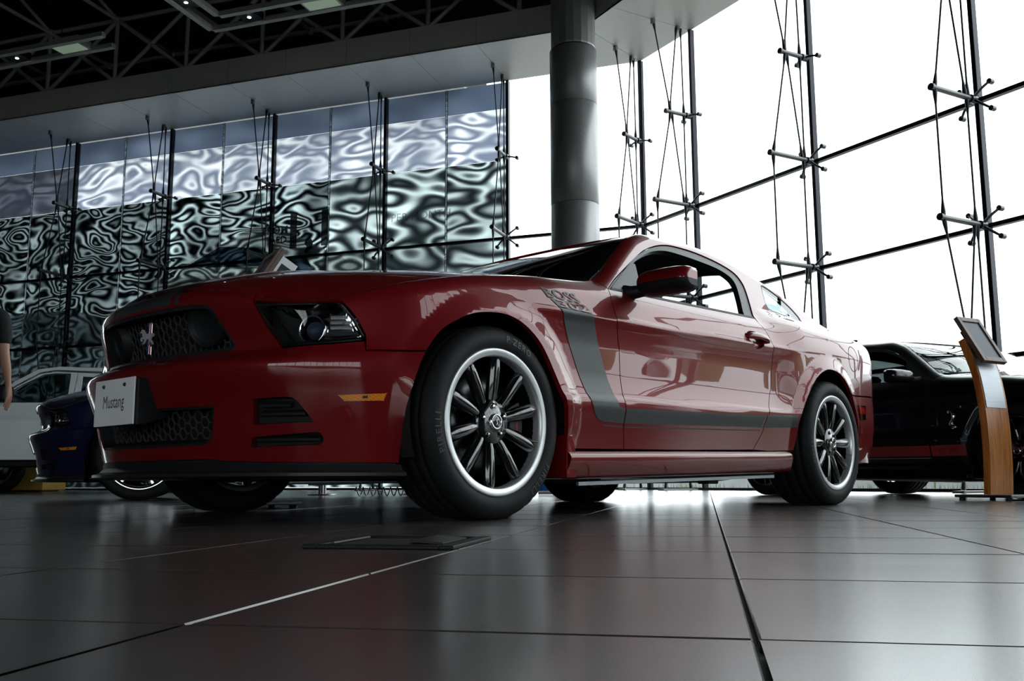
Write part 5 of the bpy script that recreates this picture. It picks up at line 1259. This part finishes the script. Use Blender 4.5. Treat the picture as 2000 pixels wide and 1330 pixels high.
sb = thing('sign_box', 'small blue and white sign box on the floor seen under the red coupe', 'sign', tuple(W(.36, 9.9)), CP['yaw']*-1)
obj('sign_face', rbox((0, 0, .085), (.20, .06, .09), .005), 'blue_board', sb); obj('sign_foot', rbox((0, 0, .022), (.20, .07, .034), .004), 'paper_white', sb)
yp = thing('display_plinth', 'mustard yellow low plinth glimpsed beneath the white pickup', 'plinth', tuple(W(-9.0, 16.4)), -.80)
obj('plinth_body', rbox((0, 0, .23), (2.6, .9, .40), .01), 'plinth_yellow', yp); obj('plinth_top', rbox((0, 0, .445), (2.66, .96, .03), .008), 'plinth_yellow', yp); obj('plinth_foot', rbox((0, 0, .03), (2.4, .7, .06), .004), 'plastic', yp)

# ------------------------------------------------------------------ person at the left edge
def skin(name, chain, edges, parent, m, sub=2, root=0):
    me = bpy.data.meshes.new(name); me.from_pydata([q[0] for q in chain], edges, []); o = obj(name, me, m, parent)
    sk = o.modifiers.new('skin', 'SKIN'); lay = me.skin_vertices[0].data
    for i, q in enumerate(chain):
        r = q[1] if hasattr(q[1], '__len__') else (q[1], q[1]); lay[i].radius = r; lay[i].use_root = (i == root)
    sk.use_smooth_shade = True; sk.branch_smoothing = .6
    o.modifiers.new('sub', 'SUBSURF').levels = sub; o.modifiers['sub'].render_levels = sub
    return o
pw = W(-4.12, 7.35)
pe = thing('person', 'person in black short-sleeved shirt standing at the left edge, arm hanging down', 'person', (pw[0], pw[1], 0), -CP['yaw']+PI)
# local frame: x to the side, -y forward
bodyv = [((0, 0, .98), (.15, .105)), ((0, .01, 1.14), (.135, .10)), ((0, .01, 1.32), (.165, .11)), ((0, .02, 1.45), (.12, .08)), ((0, .01, 1.53), .052), ((0, -.005, 1.60), .060), ((0, -.012, 1.68), (.074, .092)), ((0, -.005, 1.75), (.062, .08))]
edges = [(i, i+1) for i in range(7)]
for sx in (-1, 1):
    k = len(bodyv); bodyv += [((sx*.19, .015, 1.42), .058), ((sx*.225, .025, 1.26), .046), ((sx*.235, .02, 1.13), .040), ((sx*.245, -.02, .99), .036), ((sx*.25, -.05, .89), .026), ((sx*.25, -.065, .81), (.018, .036))]
    edges += [(3, k)]+[(k+i, k+i+1) for i in range(5)]
    h = k+5
    for (dy, dz, ln) in ((-.035, -.02, .075), (-.014, -.04, .085), (.008, -.04, .080), (.028, -.035, .065)):
        j = len(bodyv); b0 = np.array([sx*.25, -.065+dy, .81+dz]); bodyv += [(tuple(b0), .0095), (tuple(b0+[-sx*.008, -.006, -ln*.5]), .0085), (tuple(b0+[-sx*.022, -.010, -ln]), .007)]; edges += [(h, j), (j, j+1), (j+1, j+2)]
    j = len(bodyv); bodyv += [((sx*.245, -.105, .835), .011), ((sx*.238, -.125, .79), .009), ((sx*.235, -.128, .765), .008)]; edges += [(h-1, j), (j, j+1), (j+1, j+2)]
    k = len(bodyv); bodyv += [((sx*.095, .0, .90), (.088, .095)), ((sx*.10, -.005, .68), .072), ((sx*.10, -.005, .49), .055), ((sx*.10, .02, .30), .052), ((sx*.10, .035, .10), .036), ((sx*.105, -.03, .045), (.040, .035)), ((sx*.11, -.15, .03), (.038, .022))]
    edges += [(0, k)]+[(k+i, k+i+1) for i in range(6)]
body = skin('body', bodyv, edges, pe, 'skin')
sh = [((0, 0, .93), (.172, .125)), ((0, .01, 1.14), (.155, .118)), ((0, .01, 1.32), (.182, .128)), ((0, .02, 1.44), (.135, .094)), ((0, .015, 1.495), (.066, .062))]
se = [(0, 1), (1, 2), (2, 3), (3, 4)]
for sx in (-1, 1): k = len(sh); sh += [((sx*.195, .015, 1.415), .072), ((sx*.228, .025, 1.27), .064), ((sx*.236, .022, 1.17), .062)]; se += [(3, k), (k, k+1), (k+1, k+2)]
skin('shirt', sh, se, pe, 'shirt_black')
tr = [((0, 0, .97), (.165, .118))]; te = []
for sx in (-1, 1): k = len(tr); tr += [((sx*.095, .0, .89), (.10, .108)), ((sx*.10, -.005, .68), .088), ((sx*.10, -.005, .49), .073), ((sx*.10, .02, .28), .068), ((sx*.10, .03, .07), .062)]; te += [(0, k)]+[(k+i, k+i+1) for i in range(4)]
skin('trousers', tr, te, pe, 'trousers')
obj('hair', MB().lathe([(0, .098), (.05, .088), (.082, .05), (.088, .0), (.080, -.05)], 20, 'z').xform(Matrix.Translation((0, .018, 1.725)) @ Matrix.Scale(1.05, 4, (0, 1, 0))).mesh('hair'), 'hair', pe)
for sx in (-1, 1):
    obj('eye', MB().lathe([(0, -.010), (.007, -.007), (.010, 0), (.007, .007), (0, .010)], 10, 'z').mesh('eye'), 'paper_white', pe, (sx*.031, -.090, 1.685)); obj('ear', MB().lathe([(0, -.028), (.010, -.018), (.014, .004), (.009, .024), (0, .030)], 10, 'z').mesh('ear'), 'skin', pe, (sx*.078, .0, 1.675))
    obj('shoe', rbox((sx*.11, -.06, .035), (.095, .27, .07), .03, seg=3), 'ink', pe)
obj('nose', MB().lathe([(0, -.022), (.012, -.016), (.008, .006), (.004, .026), (0, .03)], 10, 'z').mesh('nose'), 'skin', pe, (0, -.103, 1.662))
obj('mouth', rbox((0, -.094, 1.625), (.045, .012, .010), .004), 'ink_red', pe)
